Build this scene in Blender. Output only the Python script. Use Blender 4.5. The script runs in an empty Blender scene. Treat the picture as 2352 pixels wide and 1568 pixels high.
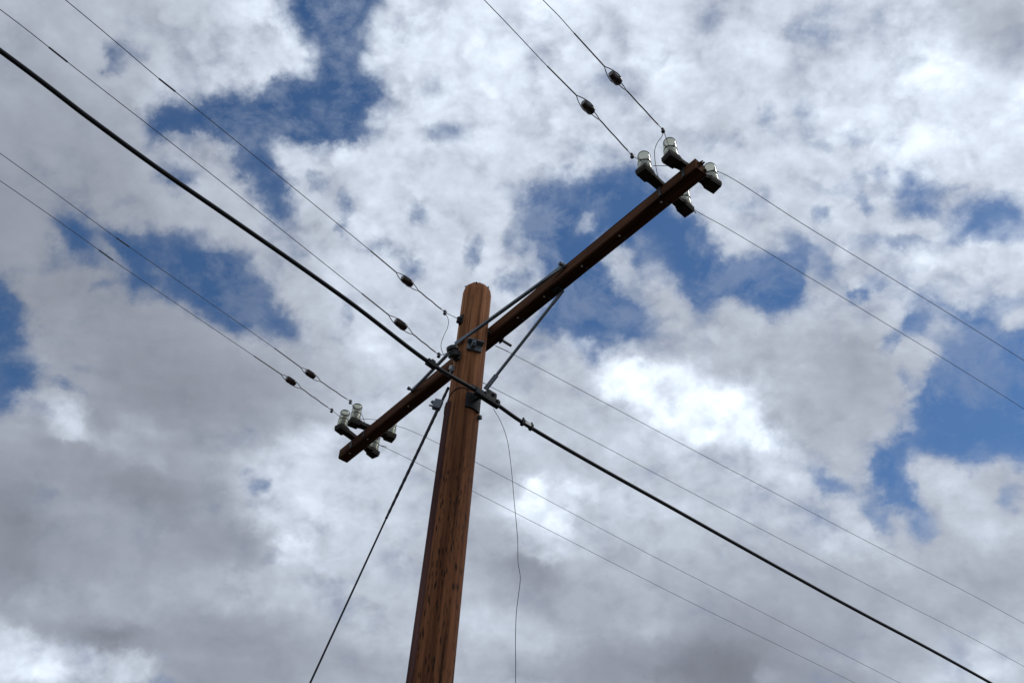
import bpy, bmesh, math, random
import numpy as np
from mathutils import Vector, Matrix, noise as mnoise

random.seed(7)
scene = bpy.context.scene
col = scene.collection
R = math.radians

# ------------------------------------------------------------------ camera
PITCH, ROLL = R(43.2491), R(4.4492)
cf = Vector((0, math.cos(PITCH), math.sin(PITCH)))
cu0 = Vector((0, -math.sin(PITCH), math.cos(PITCH)))
cr0 = Vector((1, 0, 0))
cr = cr0 * math.cos(ROLL) + cu0 * math.sin(ROLL)
cu = -cr0 * math.sin(ROLL) + cu0 * math.cos(ROLL)
cam = bpy.data.cameras.new('camera')
cam.sensor_width = 36.0
cam.lens = 36.0 * 2160 / 2352
cam.clip_end = 5000
cam.clip_start = 0.05
co = bpy.data.objects.new('camera', cam)
col.objects.link(co)
mw = Matrix.Identity(4)
for i in range(3):
    mw[i][0], mw[i][1], mw[i][2] = cr[i], cu[i], -cf[i]
mw[0][3], mw[1][3], mw[2][3] = 0.2348, -3.9906, 1.6
co.matrix_world = mw
scene.camera = co
scene.view_settings.view_transform = 'Standard'
scene.view_settings.look = 'None'
scene.view_settings.exposure = 0.0
scene.view_settings.gamma = 1.0

# ------------------------------------------------------------------ sun
SUN_EL, SUN_AZ = R(50), R(80)          # azimuth measured clockwise from +Y
sd = Vector((math.sin(SUN_AZ) * math.cos(SUN_EL), math.cos(SUN_AZ) * math.cos(SUN_EL), math.sin(SUN_EL)))
sl = bpy.data.lights.new('sun', 'SUN')
sl.energy = 0.9
sl.angle = R(14)
sl.color = (1.0, 0.95, 0.88)
so = bpy.data.objects.new('sun', sl)
so.rotation_euler = sd.to_track_quat('Z', 'Y').to_euler()
so.location = (0, 0, 30)
col.objects.link(so)

# ------------------------------------------------------------------ sky
# The cloud field is charted on the celestial sphere: a tangent chart centred on
# azimuth 0, elevation 43.25 deg; coordinates in thousandths.
GAPS = [
('p',[(-272,357),(-257,316),(-249,294),(-233,281),(-221,270),(-221,253),(-264,252),(-286,242),(-301,234),(-317,240),(-332,228),(-354,222),(-393,217),(-404,205),(-399,184),(-374,182),(-366,196),(-343,198),(-326,199),(-311,162),(-287,134),(-268,114),(-252,98),(-242,102),(-243,121),(-254,139),(-260,158),(-266,181),(-283,203),(-292,210),(-270,200),(-229,198),(-198,200),(-179,204),(-161,204),(-154,213),(-173,223),(-170,235),(-157,252),(-152,266),(-164,277),(-177,274),(-192,279),(-186,298),(-176,316),(-184,329),(-173,344),(-170,365)],0.97,4.2),
('d',(-227,291,19,15,0.08),-0.30),
('d',(-177,329,19,19,0.08),-0.45),
('d',(-198,298,13,19,0.08),-0.30),
('d',(-218,225,19,10,-0.12),-0.30),
('d',(-168,272,12,7,0.08),-0.30),
('d',(-189,240,12,9,0.08),-0.20),
('d',(-210,215,19,6,0.08),-0.20),
('d',(-280,219,14,6,0.08),-0.10),
('d',(-200,321,10,7,0.08),-0.25),
('d',(-363,188,8,8,0.08),0.10),
('d',(-379,186,10,12,-0.42),-0.75),
('d',(-355,197,10,5,-0.22),-0.30),
('p',[(-391,167),(-381,171),(-373,156),(-358,154),(-347,151),(-341,138),(-352,130),(-366,131),(-381,144)],0.85,3.7),
('d',(-372,175,7,6,0.08),-0.30),
('d',(-338,185,14,9,-0.82),-0.35),
('d',(-326,153,10,23,-0.32),-0.50),
('p',[(-280,108),(-253,110),(-247,94),(-265,83),(-279,89)],0.65,4.6),
('p',[(-488,92),(-465,98),(-441,79),(-421,88),(-381,88),(-330,85),(-298,67),(-294,51),(-271,41),(-256,28),(-245,11),(-211,-5),(-204,-12),(-238,-18),(-267,-12),(-294,-14),(-327,-5),(-352,16),(-371,19),(-395,22),(-416,23),(-422,48),(-441,51),(-462,50),(-481,53),(-496,70)],0.95,4.6),
('d',(-434,63,11,20,0.78),-0.60),
('d',(-380,47,10,17,0.68),-0.45),
('d',(-320,77,32,9,0.08),-0.35),
('d',(-268,2,14,6,0.08),-0.20),
('d',(-411,53,6,14,0.68),-0.20),
('d',(-388,27,11,6,0.08),-0.30),
('p',[(-360,1),(-347,5),(-327,-10),(-333,-19),(-350,-14)],0.45,4.2),
('d',(-283,62,6,8,0.08),0.35),
('p',[(-226,-1),(-214,-1),(-207,-9),(-220,-13)],0.60,3.2),
('d',(-191,-11,6,5,0.08),0.45),
('d',(-211,-29,7,6,0.08),0.30),
('d',(-231,74,10,7,0.08),0.25),
('p',[(-567,27),(-539,30),(-529,16),(-521,3),(-510,-3),(-507,-19),(-517,-34),(-516,-52),(-503,-65),(-500,-83),(-511,-90),(-524,-106),(-532,-116),(-555,-123)],0.95,4.6),
('d',(-532,-61,23,5,0.08),-0.50),
('d',(-539,-31,14,14,0.08),0.10),
('d',(-474,-86,16,5,-0.37),0.50),
('d',(-443,24,13,6,0.08),0.55),
('d',(-473,21,6,5,0.08),0.30),
('d',(-495,-116,16,9,0.08),0.20),
('p',[(-5,122),(-3,146),(8,160),(22,169),(51,184),(74,194),(97,187),(122,183),(146,171),(166,154),(188,119),(163,80),(135,77),(125,67),(123,62),(126,47),(145,34),(152,25),(148,12),(126,19),(114,15),(111,7),(68,4),(56,8),(40,38),(22,64),(15,68),(10,86),(1,99)],0.95,5.6),
('d',(68,130,7,19,-0.47),-0.50),
('d',(88,148,6,9,0.08),-0.20),
('d',(18,87,5,23,0.38),-0.45),
('d',(39,24,14,16,0.68),0.40),
('d',(-1,153,32,11,-0.02),0.25),
('d',(-24,156,9,7,0.08),0.20),
('d',(104,94,16,19,0.58),-0.75),
('d',(117,71,12,14,0.08),-0.55),
('d',(132,114,13,11,0.08),-0.40),
('d',(93,111,7,12,0.08),-0.35),
('d',(172,85,14,6,-0.27),-0.65),
('d',(143,92,14,9,0.08),-0.30),
('d',(70,26,32,8,0.08),-0.12),
('d',(46,154,19,7,0.08),-0.15),
('p',[(144,78),(152,97),(142,115),(149,139),(170,150),(195,141),(201,128),(209,116),(220,104),(233,98),(254,110),(254,117),(267,106),(282,105),(279,112),(297,116),(301,119),(296,129),(277,129),(264,134),(279,140),(307,140),(311,122),(316,110),(298,104),(307,86),(312,79),(301,62),(277,52),(271,47),(264,59),(251,65),(227,72),(212,68),(215,59),(201,50),(204,29),(198,28),(193,54),(182,63),(173,73),(159,75)],0.95,3.7),
('p',[(202,169),(225,173),(268,162),(264,150),(232,150),(208,153)],0.50,4.6),
('d',(319,158,11,7,0.08),0.50),
('d',(253,177,4,4,0.08),0.35),
('d',(205,13,4,9,0.08),0.30),
('d',(191,112,14,5,0.08),-0.35),
('d',(276,51,5,14,0.48),0.35),
('d',(248,58,9,5,0.08),0.20),
('p',[(240,250),(245,274),(261,279),(259,263),(252,246),(245,245)],0.75,3.2),
('p',[(259,278),(289,282),(304,262),(315,240),(327,241),(326,224),(309,226),(301,248),(288,265),(269,271)],0.50,3.7),
('d',(350,243,15,5,-0.22),0.50),
('d',(394,239,6,7,0.08),0.30),
('d',(372,211,11,9,0.08),0.42),
('p',[(394,209),(408,212),(427,207),(437,194),(434,180),(410,180),(398,191)],0.80,5.1),
('d',(362,175,8,8,0.08),0.45),
('d',(348,203,6,9,0.08),0.25),
('d',(420,174,28,6,0.08),0.30),
('p',[(448,146),(456,165),(475,180),(511,197),(528,194),(522,179),(550,177),(552,154),(487,149)],0.75,5.1),
('d',(509,162,14,7,0.08),-0.25),
('d',(515,301,6,4,0.08),0.35),
('d',(290,359,28,13,0.08),0.30),
('d',(182,355,10,16,0.08),0.25),
('d',(286,342,11,5,0.08),0.20),
('d',(305,378,14,5,0.08),0.25),
('d',(362,383,11,4,0.08),0.20),
('d',(282,309,6,6,0.08),0.20),
('d',(349,312,7,6,0.08),0.22),
('d',(332,325,6,14,0.08),0.20),
('d',(482,151,37,7,0.08),0.35),
('d',(362,76,9,6,-0.42),0.55),
('d',(380,87,19,4,0.28),0.40),
('d',(430,52,17,15,0.08),0.70),
('d',(401,28,12,14,-0.52),0.55),
('d',(504,48,35,12,-0.27),0.65),
('d',(509,72,14,6,0.08),0.35),
('d',(428,-11,9,9,0.08),0.30),
('d',(410,-43,6,6,0.08),0.55),
('d',(421,-7,5,7,0.08),0.40),
('p',[(447,4),(473,29),(500,41),(564,55),(576,-93),(553,-91),(537,-83),(509,-86),(499,-90),(501,-102),(490,-103),(478,-92),(455,-86),(440,-85),(418,-89),(429,-106),(438,-128),(441,-149),(469,-153),(471,-166),(451,-173),(441,-159),(432,-156),(426,-145),(406,-137),(397,-121),(392,-91),(397,-81),(416,-71),(423,-52),(429,-31),(443,-11)],0.93,3.7),
('d',(474,16,23,7,0.08),-0.15),
('d',(523,-74,19,6,0.08),-0.20),
('d',(415,-124,6,14,0.08),0.10),
('p',[(323,-103),(337,-125),(349,-139),(381,-132),(387,-119),(375,-126),(360,-124),(341,-112)],0.75,2.8),
('p',[(383,-136),(395,-130),(410,-148),(423,-163),(439,-161),(435,-167),(412,-169),(395,-153)],0.75,2.8),
('d',(423,-156,11,7,0.08),-0.45),
('d',(460,-160,10,8,0.08),-0.25),
('d',(516,-174,6,5,0.08),0.40),
('d',(540,-116,19,17,-0.52),0.35),
('d',(504,-189,9,5,0.08),0.20),
('p',[(-367,-361),(-344,-359),(-342,-373),(-350,-376),(-360,-370)],0.50,2.8),
('p',[(-354,-374),(-343,-378),(-332,-400),(-348,-401)],0.65,2.8),
('d',(-274,-159,9,6,-0.42),0.35),
('d',(-252,-173,9,6,0.08),0.40),
('d',(-195,-220,12,6,0.08),0.20),
('d',(-447,267,15,19,-0.12),0.50),
('d',(-421,276,11,9,-0.52),0.30),
('d',(-431,307,14,9,0.08),0.15),
('d',(-87,218,23,11,0.08),0.42),
('d',(-111,128,12,17,0.08),0.42),
('d',(-184,127,10,23,0.08),0.55),
('d',(-217,151,8,9,0.08),0.50),
('d',(-83,260,23,9,0.08),0.12),
('d',(-53,88,8,16,0.08),0.65),
('d',(-10,61,19,11,-0.22),0.55),
('d',(-112,63,12,6,0.08),0.50),
('d',(-178,11,9,23,0.08),0.45),
('d',(-187,104,7,5,0.08),0.55),
('d',(-58,53,9,6,0.08),0.20),
('d',(81,-11,11,6,-0.52),0.50),
('d',(42,26,23,12,0.08),0.25),
('d',(-268,243,28,6,0.08),0.30),
('d',(-301,187,6,14,0.08),0.20),
('d',(-407,179,6,9,0.08),0.30),
('d',(-416,113,19,6,0.08),0.20),
('d',(-42,175,14,7,0.08),0.20),
('d',(-102,263,19,7,0.08),0.15),
('d',(-154,92,19,11,-0.32),0.28),
('d',(-125,80,14,7,0.08),0.25),
('d',(25,-5,19,5,-0.42),0.25),
('d',(-15,103,7,19,0.08),0.30),
('d',(229,122,9,14,0.08),-0.20),
('d',(345,131,19,6,0.08),0.20),
('d',(391,134,42,6,0.08),0.30),
('d',(328,102,9,19,0.38),0.30),
('d',(447,74,28,9,-0.32),0.35),
('d',(525,84,19,6,0.08),0.30),
('d',(267,232,14,7,0.08),0.20),
('d',(460,200,19,6,0.08),0.25),
('d',(202,227,23,9,0.08),0.15),
('d',(336,186,19,9,0.08),0.25),
('d',(463,38,19,9,-0.22),0.40),
('d',(484,67,19,7,0.08),0.30),
('d',(-330,-38,14,6,0.08),0.20),
('d',(-457,-66,14,6,0.08),0.25),
('d',(-517,41,19,6,0.08),0.25),
('d',(-494,47,11,9,0.08),0.25),
('d',(-461,-15,14,6,0.08),0.15),
('d',(221,281,14,6,0.08),0.20),
('d',(313,296,23,6,0.08),0.15),
('d',(55,215,23,6,0.08),0.15),
('d',(-61,206,28,6,0.08),0.20),
('d',(29,190,23,6,0.08),0.20)]
TONES = [
(-522,278,178),(-432,285,188),(-341,292,200),(-251,299,218),(-160,306,208),(-70,313,217),(21,320,222),(111,327,214),(202,334,202),(292,341,200),(382,348,214),(473,355,196),
(-515,187,155),(-425,194,170),(-334,202,190),(-244,209,198),(-153,216,212),(-63,223,217),(28,230,209),(118,237,212),(209,244,206),(299,251,206),(390,258,228),(480,265,222),
(-508,97,143),(-418,104,160),(-327,111,178),(-237,118,190),(-146,125,206),(-56,132,208),(35,139,192),(125,146,190),(216,153,200),(306,160,205),(397,167,205),(487,174,216),
(-501,7,143),(-411,14,150),(-320,21,162),(-230,28,182),(-139,35,203),(-49,42,203),(42,49,192),(132,56,187),(223,63,182),(313,70,186),(404,77,206),(494,84,205),
(-494,-84,178),(-404,-77,149),(-313,-70,150),(-223,-63,170),(-132,-56,203),(-42,-49,186),(49,-42,186),(139,-35,205),(230,-28,184),(320,-21,172),(411,-14,180),(501,-7,166),
(-487,-174,152),(-397,-167,148),(-306,-160,168),(-216,-153,207),(-125,-146,200),(-35,-139,180),(56,-132,190),(146,-125,190),(237,-118,206),(327,-111,200),(418,-104,192),(508,-97,186),
(-480,-265,148),(-390,-258,156),(-299,-251,162),(-209,-244,202),(-118,-237,196),(-28,-230,174),(63,-223,178),(153,-216,196),(244,-209,180),(334,-202,184),(425,-194,178),(515,-187,184),
(-473,-355,190),(-382,-348,162),(-292,-341,152),(-202,-334,160),(-111,-327,186),(-21,-320,180),(70,-313,160),(160,-306,162),(251,-299,138),(341,-292,152),(432,-285,168),(522,-278,188)]
SHEEN = [
(233,-45,20,16,0.08,60),
(197,-62,28,20,0.08,60),
(266,-80,23,16,-0.22,62),
(257,-55,14,10,0.08,40),
(180,-26,19,8,-0.52,38),
(125,-30,21,16,0.08,48),
(144,-38,14,14,0.08,40),
(110,-45,16,6,-0.22,42),
(71,5,12,4,0.38,34),
(81,-1,23,5,-0.42,25),
(33,-158,14,12,0.08,50),
(67,-186,7,22,0.68,55),
(14,-150,19,6,-0.32,30),
(84,-154,19,14,-0.42,28),
(16,-180,19,7,-0.42,28),
(-219,-239,17,9,-0.22,44),
(-196,-206,28,19,0.08,12),
(-251,-208,19,7,-0.22,26),
(-220,-127,37,9,0.08,30),
(-198,-120,19,11,0.08,28),
(-237,-156,28,19,0.08,12),
(-470,-118,14,19,0.58,42),
(-501,-107,23,5,-0.42,28),
(-433,-139,42,6,-0.52,22),
(-371,-162,14,6,-0.52,24),
(-364,-133,14,6,-0.42,18),
(-489,-375,51,23,-0.07,34),
(-423,-386,60,17,0.08,26),
(-432,-338,74,14,-0.07,-14),
(-505,-349,19,7,-0.22,28),
(-410,-374,14,8,0.08,30),
(-372,-382,19,19,0.08,30),
(-428,-389,14,9,0.08,-25),
(-405,-350,42,7,-0.02,-24),
(-512,-256,28,56,0.08,-10),
(-368,-199,56,23,-0.22,-12),
(-273,-228,37,23,0.08,-8),
(-364,-68,65,28,-0.12,-8),
(-308,-78,56,23,0.08,-8),
(-370,-292,69,28,0.08,8),
(241,-332,51,21,0.08,-20),
(53,-245,23,16,0.08,-22),
(30,-237,28,9,0.08,-10),
(173,-291,42,19,0.18,12),
(269,-214,28,14,0.08,-6),
(50,-315,42,19,0.08,18),
(-12,-296,42,14,0.08,14),
(-117,-137,14,9,0.08,25),
(518,-306,51,19,0.38,22),
(401,-301,14,8,-0.32,16),
(302,-337,14,9,-0.52,26),
(349,-166,28,19,-0.42,10),
(392,-186,37,14,-0.42,12),
(-274,329,28,23,0.08,22),
(-290,290,28,28,0.08,12),
(-397,229,14,9,0.48,22),
(-347,249,42,19,0.08,10),
(-242,271,19,19,0.08,10),
(11,356,28,19,0.08,24),
(118,304,23,19,0.08,14),
(-144,320,37,28,0.08,8),
(236,336,23,28,0.58,16),
(426,332,51,32,0.08,18),
(488,374,42,32,0.08,-14),
(525,266,28,19,0.08,12),
(286,233,28,14,0.08,6),
(420,118,42,14,-0.32,22),
(486,105,28,28,-0.42,16),
(422,95,19,14,0.08,16),
(234,118,23,19,0.08,14),
(372,12,51,42,0.08,-14),
(387,-61,32,28,0.08,-6),
(323,55,28,14,0.08,10),
(-145,-19,32,19,0.08,14),
(-188,52,28,28,0.08,12),
(-235,174,28,23,0.08,8),
(-198,186,28,11,0.08,16),
(268,-19,10,6,-0.42,22),
(237,16,19,28,0.08,8),
(207,-5,9,5,-0.32,24),
(198,-20,7,5,-0.42,18),
(466,-111,19,23,-0.52,12),
(181,-40,74,42,-0.32,18),
(115,-22,42,23,-0.22,14),
(230,-64,42,32,0.08,24),
(208,-89,28,14,-0.12,30),
(142,-15,19,5,-0.32,24),
(170,-69,19,11,-0.32,30),
(158,-93,28,11,-0.32,16),
(412,336,74,51,0.08,10),
(315,268,37,19,0.08,12),
(401,242,56,28,0.08,10),
(-67,289,93,60,0.08,8),
(153,325,28,28,0.08,10),
(38,256,56,32,0.08,6),
(57,-170,37,28,-0.42,16),
(125,-151,28,11,-0.22,18),
(298,-105,37,19,-0.32,16),
(510,-144,32,28,-0.22,12),
(-217,-173,42,32,0.08,14),
(-232,-216,28,23,0.08,12),
(-182,-263,32,28,0.08,10),
(-41,-220,28,19,0.08,-10),
(20,-233,42,12,-0.02,-10),
(168,-227,56,14,-0.02,-8),
(354,-231,69,14,-0.02,-8)]
LINES_IN = {
'W5': dict(outer=[(5.238,-30.951,5.288),(1.569,-1.176,5.588),(1.517,-0.754,5.569)], strain=(1.482,-0.462,5.566), clamp=(1.439,-0.119,5.539), end=(1.427,-0.018,5.578)),
'W6': dict(outer=[(6.467,-30.590,5.327),(1.727,-0.967,5.627),(1.711,-0.867,5.644),(1.692,-0.744,5.646)], strain=(1.643,-0.432,5.663), clamp=(1.579,-0.032,5.692), end=(1.571,0.020,5.578)),
'W4': dict(outer=[(3.722,-32.144,5.339),(-1.046,-2.525,5.639),(-1.145,-1.910,5.621),(-1.161,-1.814,5.616),(-1.327,-0.788,5.608)], strain=(-1.376,-0.484,5.605), clamp=(-1.434,-0.126,5.592), end=(-1.452,-0.016,5.578)),
'W3': dict(outer=[(4.549,-32.094,5.341),(-0.858,-2.585,5.641),(-0.989,-1.870,5.627),(-1.005,-1.783,5.628),(-1.201,-0.715,5.638)], strain=(-1.257,-0.411,5.634), clamp=(-1.322,-0.056,5.641), end=(-1.334,0.010,5.578)),
'W2': dict(outer=[(3.783,-32.590,4.925),(0.339,-2.788,5.225),(0.313,-2.563,5.213),(0.302,-2.473,5.207),(0.214,-1.734,5.166),(0.100,-0.780,5.100)], strain=(0.068,-0.507,5.079), clamp=(0.034,-0.224,5.059), end=(0.019,-0.100,5.177)),
'W1': dict(outer=[(5.311,-32.209,5.123),(0.419,-2.611,5.423),(0.339,-2.127,5.408),(0.324,-2.037,5.410),(0.119,-0.796,5.408)], strain=(0.073,-0.521,5.403), clamp=(0.023,-0.219,5.402), end=(0.001,-0.086,5.437))}
LINES_OUT = {
'R3': [(1.602,0.285,5.578),(1.608,0.340,5.653),(1.680,1.005,5.674),(1.884,2.881,5.728),(6.208,42.647,5.728)],
'R4': [(1.406,0.298,5.578),(1.410,0.343,5.545),(1.431,0.599,5.567),(1.527,1.773,5.639),(1.651,3.284,5.704),(4.923,43.150,5.704)],
'R1': [(-0.109,0.250,5.529),(-0.107,0.324,5.538),(-0.058,2.077,5.615),(-0.005,3.983,5.708),(0.058,6.215,5.822),(1.187,46.199,5.822)],
'R2': [(-0.323,0.250,5.406),(-0.323,0.342,5.415),(-0.316,2.136,5.496),(-0.309,4.381,5.605),(-0.300,6.799,5.725),(-0.151,46.799,5.725)],
'R5': [(-1.293,0.274,5.578),(-1.293,0.291,5.610),(-1.240,3.144,5.612),(-1.186,6.102,5.601),(-0.456,46.095,5.601)],
'R6': [(-1.529,0.291,5.578),(-1.529,0.332,5.588),(-1.513,3.434,5.586),(-1.500,5.840,5.610),(-1.284,45.839,5.610)]}
CABLE = [(3.303,-32.539,5.510),(0.418,-2.678,4.910),(0.378,-2.264,4.877),(0.345,-1.921,4.861),(0.307,-1.526,4.858),(0.247,-0.903,4.846),(0.194,-0.358,4.806),(0.160,0.016,4.831),(0.157,0.321,4.798),(0.144,1.573,4.807),(0.128,3.012,4.834),(0.107,5.068,4.896),(-0.302,45.066,4.896)]
GUY = [(-0.056,-0.079,4.964),(-0.077,-0.111,4.834),(-0.173,-0.260,4.090),(-0.282,-0.427,3.243)]
LOOSE = [(0.183,0.068,4.756),(0.210,0.104,4.672),(0.234,0.137,4.556),(0.252,0.160,4.393),(0.268,0.182,4.187),(0.285,0.205,3.970),(0.290,0.211,3.854),(0.298,0.223,3.777),(0.296,0.220,3.688),(0.293,0.216,3.602),(0.295,0.218,3.469),(0.301,0.227,3.278)]
JUMPERS = [
[(1.578,-0.028,5.689),(1.557,-0.020,5.671),(1.526,-0.021,5.650),(1.497,-0.012,5.625),(1.477,0.007,5.600),(1.459,0.031,5.574),(1.441,0.060,5.545),(1.428,0.096,5.517)],
[(0.022,-0.215,5.399),(0.025,-0.190,5.356),(0.013,-0.181,5.312),(-0.013,-0.183,5.261),(-0.035,-0.179,5.210),(-0.036,-0.166,5.172),(-0.029,-0.149,5.138)],
[(1.449,0.022,5.572),(1.485,0.030,5.543),(1.523,0.041,5.514)],
[(-1.308,0.035,5.585),(-1.289,0.047,5.535),(-1.275,0.070,5.475)],
[(-1.331,0.043,5.549),(-1.243,0.061,5.508),(-1.155,0.084,5.463)]]
INS = {'A': (1.427, -0.018), 'B': (1.571, 0.020), 'C': (1.602, 0.285), 'D': (1.406, 0.298), 'E': (-1.452, -0.016), 'F': (-1.334, 0.010), 'G': (-1.293, 0.274), 'H': (-1.529, 0.291)}
SHADE = [
(-348,-188,58,19,-0.02,144),
(-444,-203,30,15,-0.12,162),
(-398,-231,74,25,-0.27,163),
(-284,-236,49,23,0.08,150),
(-221,-155,53,37,0.08,212),
(-214,-241,16,13,-0.22,232),
(-238,-285,81,22,0.08,194),
(-242,-354,90,35,0.08,153),
(-520,-248,25,51,0.08,138),
(-125,-196,39,49,0.08,203),
(-4,-142,27,16,0.08,168),
(52,-161,32,19,-0.12,222),
(47,-192,44,25,-0.47,226),
(125,-183,39,23,0.08,203),
(40,-246,37,16,0.08,152),
(26,-306,56,15,0.08,192),
(146,-339,62,24,0.08,145),
(-122,-307,36,14,0.08,190),
(-120,-363,34,21,0.08,155),
(257,-128,65,27,0.08,206),
(231,-142,23,17,-0.22,182),
(373,-170,46,29,-0.32,203),
(378,-238,93,28,-0.02,168),
(528,-224,44,30,0.08,160),
(520,-308,62,25,0.38,203),
(246,-328,42,27,0.08,134),
(372,-308,35,9,-0.22,176),
(351,-42,58,47,0.08,170),
(225,24,44,37,0.08,187),
(118,-33,21,14,0.08,238),
(23,-57,53,42,0.08,186),
(241,332,28,19,0.48,222),
(429,300,51,60,0.08,224),
(497,382,32,30,0.08,182),
(181,354,16,20,0.08,184),
(-308,-78,120,46,-0.12,150),
(-467,-120,14,21,0.38,200),
(-397,-131,23,23,-0.52,180),
(-525,54,35,28,0.08,160),
(-72,298,88,51,0.08,216),
(-32,197,65,12,0.08,210),
(-141,163,46,42,0.08,204),
(-286,299,37,47,0.08,222),
(-390,232,21,12,0.38,214),
(-449,273,30,32,0.08,182),
(-488,175,81,81,-0.22,158),
(429,119,37,19,-0.32,216),
(483,107,30,25,-0.32,210),
(349,108,39,23,-0.22,196),
(237,109,30,14,0.08,200),
(149,23,28,32,0.08,186)]
KNOB = (-0.030,-0.095,5.083)
DARK_INS = (0.019,-0.100,5.147)
CLEVIS = (0.001,-0.086,5.437)

NU, NV = 321, 241
U0, U1, V0, V1 = -640.0, 640.0, -480.0, 480.0
gu = np.linspace(U0, U1, NU)
gv = np.linspace(V0, V1, NV)
GU, GV = np.meshgrid(gu, gv, indexing='ij')


def blur(a, s):
    # s in chart units (thousandths), grid step 4
    s = s / 4.0
    if s < 0.3:
        return a
    n = int(math.ceil(s * 3))
    k = np.exp(-0.5 * (np.arange(-n, n + 1) / s) ** 2)
    k /= k.sum()
    p = np.pad(a, ((n, n), (0, 0)), mode='edge')
    a = sum(k[i] * p[i:i + a.shape[0], :] for i in range(2 * n + 1))
    p = np.pad(a, ((0, 0), (n, n)), mode='edge')
    return sum(k[i] * p[:, i:i + a.shape[1]] for i in range(2 * n + 1))


def inside(pts):
    r = np.zeros(GU.shape, bool)
    n = len(pts)
    for i in range(n):
        x1, y1 = pts[i]
        x2, y2 = pts[(i + 1) % n]
        if y1 == y2:
            continue
        c = ((GV < y1) != (GV < y2)) & (GU < (x2 - x1) * (GV - y1) / (y2 - y1) + x1)
        r ^= c
    return r.astype(float)


def bump(u, v, ru, rv, an):
    du, dv = GU - u, GV - v
    c, s = math.cos(an), math.sin(an)
    a = (du * c + dv * s) / ru
    b = (-du * s + dv * c) / rv
    return np.exp(-0.9 * (a * a + b * b) ** 1.3)


gap = np.zeros(GU.shape)
for g in GAPS:
    if g[0] == 'p':
        gap = np.maximum(gap, g[2] * blur(inside(g[1]), g[3] * 2.6))
    else:
        u, v, ru, rv, an = g[1]
        b = bump(u, v, ru * 1.1, rv * 1.1, an)
        if g[2] > 0:
            gap = 1 - (1 - gap) * (1 - g[2] * b)
        else:
            gap = gap * (1 + g[2] * b)
COVER = np.clip(1 - gap, 0, 1)

tp = np.array([t for row in TONES for t in (row if isinstance(row[0], tuple) else (row,))], float)
wsum = np.zeros(GU.shape)
val = np.zeros(GU.shape)
for u, v, l in tp:
    w = np.exp(-((GU - u) ** 2 + (GV - v) ** 2) / (2 * 52.0 ** 2)) + 1e-9
    wsum += w
    val += w * l
TONE = val / wsum
for u, v, ru, rv, an, d in SHEEN:
    TONE = TONE + d * bump(u, v, ru, rv, an)
for u, v, ru, rv, an, l in SHADE:
    du, dv = GU - u, GV - v
    c, s = math.cos(an), math.sin(an)
    q = ((du * c + dv * s) / ru) ** 2 + ((-du * s + dv * c) / rv) ** 2
    b = 0.62 * np.exp(-0.7 * q ** 1.5)
    TONE = TONE * (1 - b) + np.maximum(TONE, l) * b if l > 215 else TONE * (1 - b) + l * b
TONE = 186.0 + (TONE - 186.0) * 1.16 + 7.0
TONE = np.clip(TONE / 255.0, 0.3, 1.06)


def factor(A, rank):
    mean = A.mean()
    Uu, S, Vt = np.linalg.svd(A - mean, full_matrices=False)
    f = Uu[:, :rank] * np.sqrt(S[:rank])
    g = (Vt[:rank].T) * np.sqrt(S[:rank])
    rec = mean + f @ g.T
    print('field rms error', float(np.sqrt(((rec - A) ** 2).mean())))
    return mean, f, g


world = bpy.data.worlds.new('World')
scene.world = world
world.use_nodes = True
nt = world.node_tree
nt.nodes.clear()
nd, lk = nt.nodes, nt.links


def mnode(op, a, b=None, c=None, clamp=False):
    n = nd.new('ShaderNodeMath')
    n.operation = op
    n.use_clamp = clamp
    for i, x in enumerate((a, b, c)):
        if x is None:
            continue
        if isinstance(x, (int, float)):
            n.inputs[i].default_value = x
        else:
            lk.new(x, n.inputs[i])
    return n.outputs[0]


def vnode(op, a, b=None, c=None):
    n = nd.new('ShaderNodeVectorMath')
    n.operation = op
    for i, x in enumerate((a, b, c)):
        if x is None:
            continue
        if isinstance(x, (tuple, list, Vector)):
            n.inputs[i].default_value = tuple(x)
        else:
            lk.new(x, n.inputs[i])
    return n.outputs['Value'] if op in ('DOT_PRODUCT', 'LENGTH') else n.outputs['Vector']


def noise_node(vec, scale, detail, rough=0.55, dist=0.0, lac=2.0):
    n = nd.new('ShaderNodeTexNoise')
    n.inputs['Scale'].default_value = scale
    n.inputs['Detail'].default_value = detail
    n.inputs['Roughness'].default_value = rough
    n.inputs['Lacunarity'].default_value = lac
    n.inputs['Distortion'].default_value = dist
    lk.new(vec, n.inputs['Vector'])
    return n


def curve_node(cols, fac):
    """three curves (columns scaled to 0..1) looked up at fac; returns vector output, offset, scale"""
    n = nd.new('ShaderNodeRGBCurve')
    mp = n.mapping
    mp.use_clip = False
    npt = cols[0].shape[0]
    lo = [float(c.min()) for c in cols]
    hi = [float(c.max()) for c in cols]
    for k in range(3):
        cv = mp.curves[k]
        y = (cols[k] - lo[k]) / max(hi[k] - lo[k], 1e-9)
        cv.points[0].location = (0.0, float(y[0]))
        cv.points[1].location = (1.0, float(y[-1]))
        for i in range(1, npt - 1):
            cv.points.new(i / (npt - 1), float(y[i]))
        for p in cv.points:
            p.handle_type = 'AUTO'
    mp.update()
    lk.new(fac, n.inputs['Color'])
    return vnode('MULTIPLY_ADD', n.outputs['Color'], [hi[k] - lo[k] for k in range(3)], lo)


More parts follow.
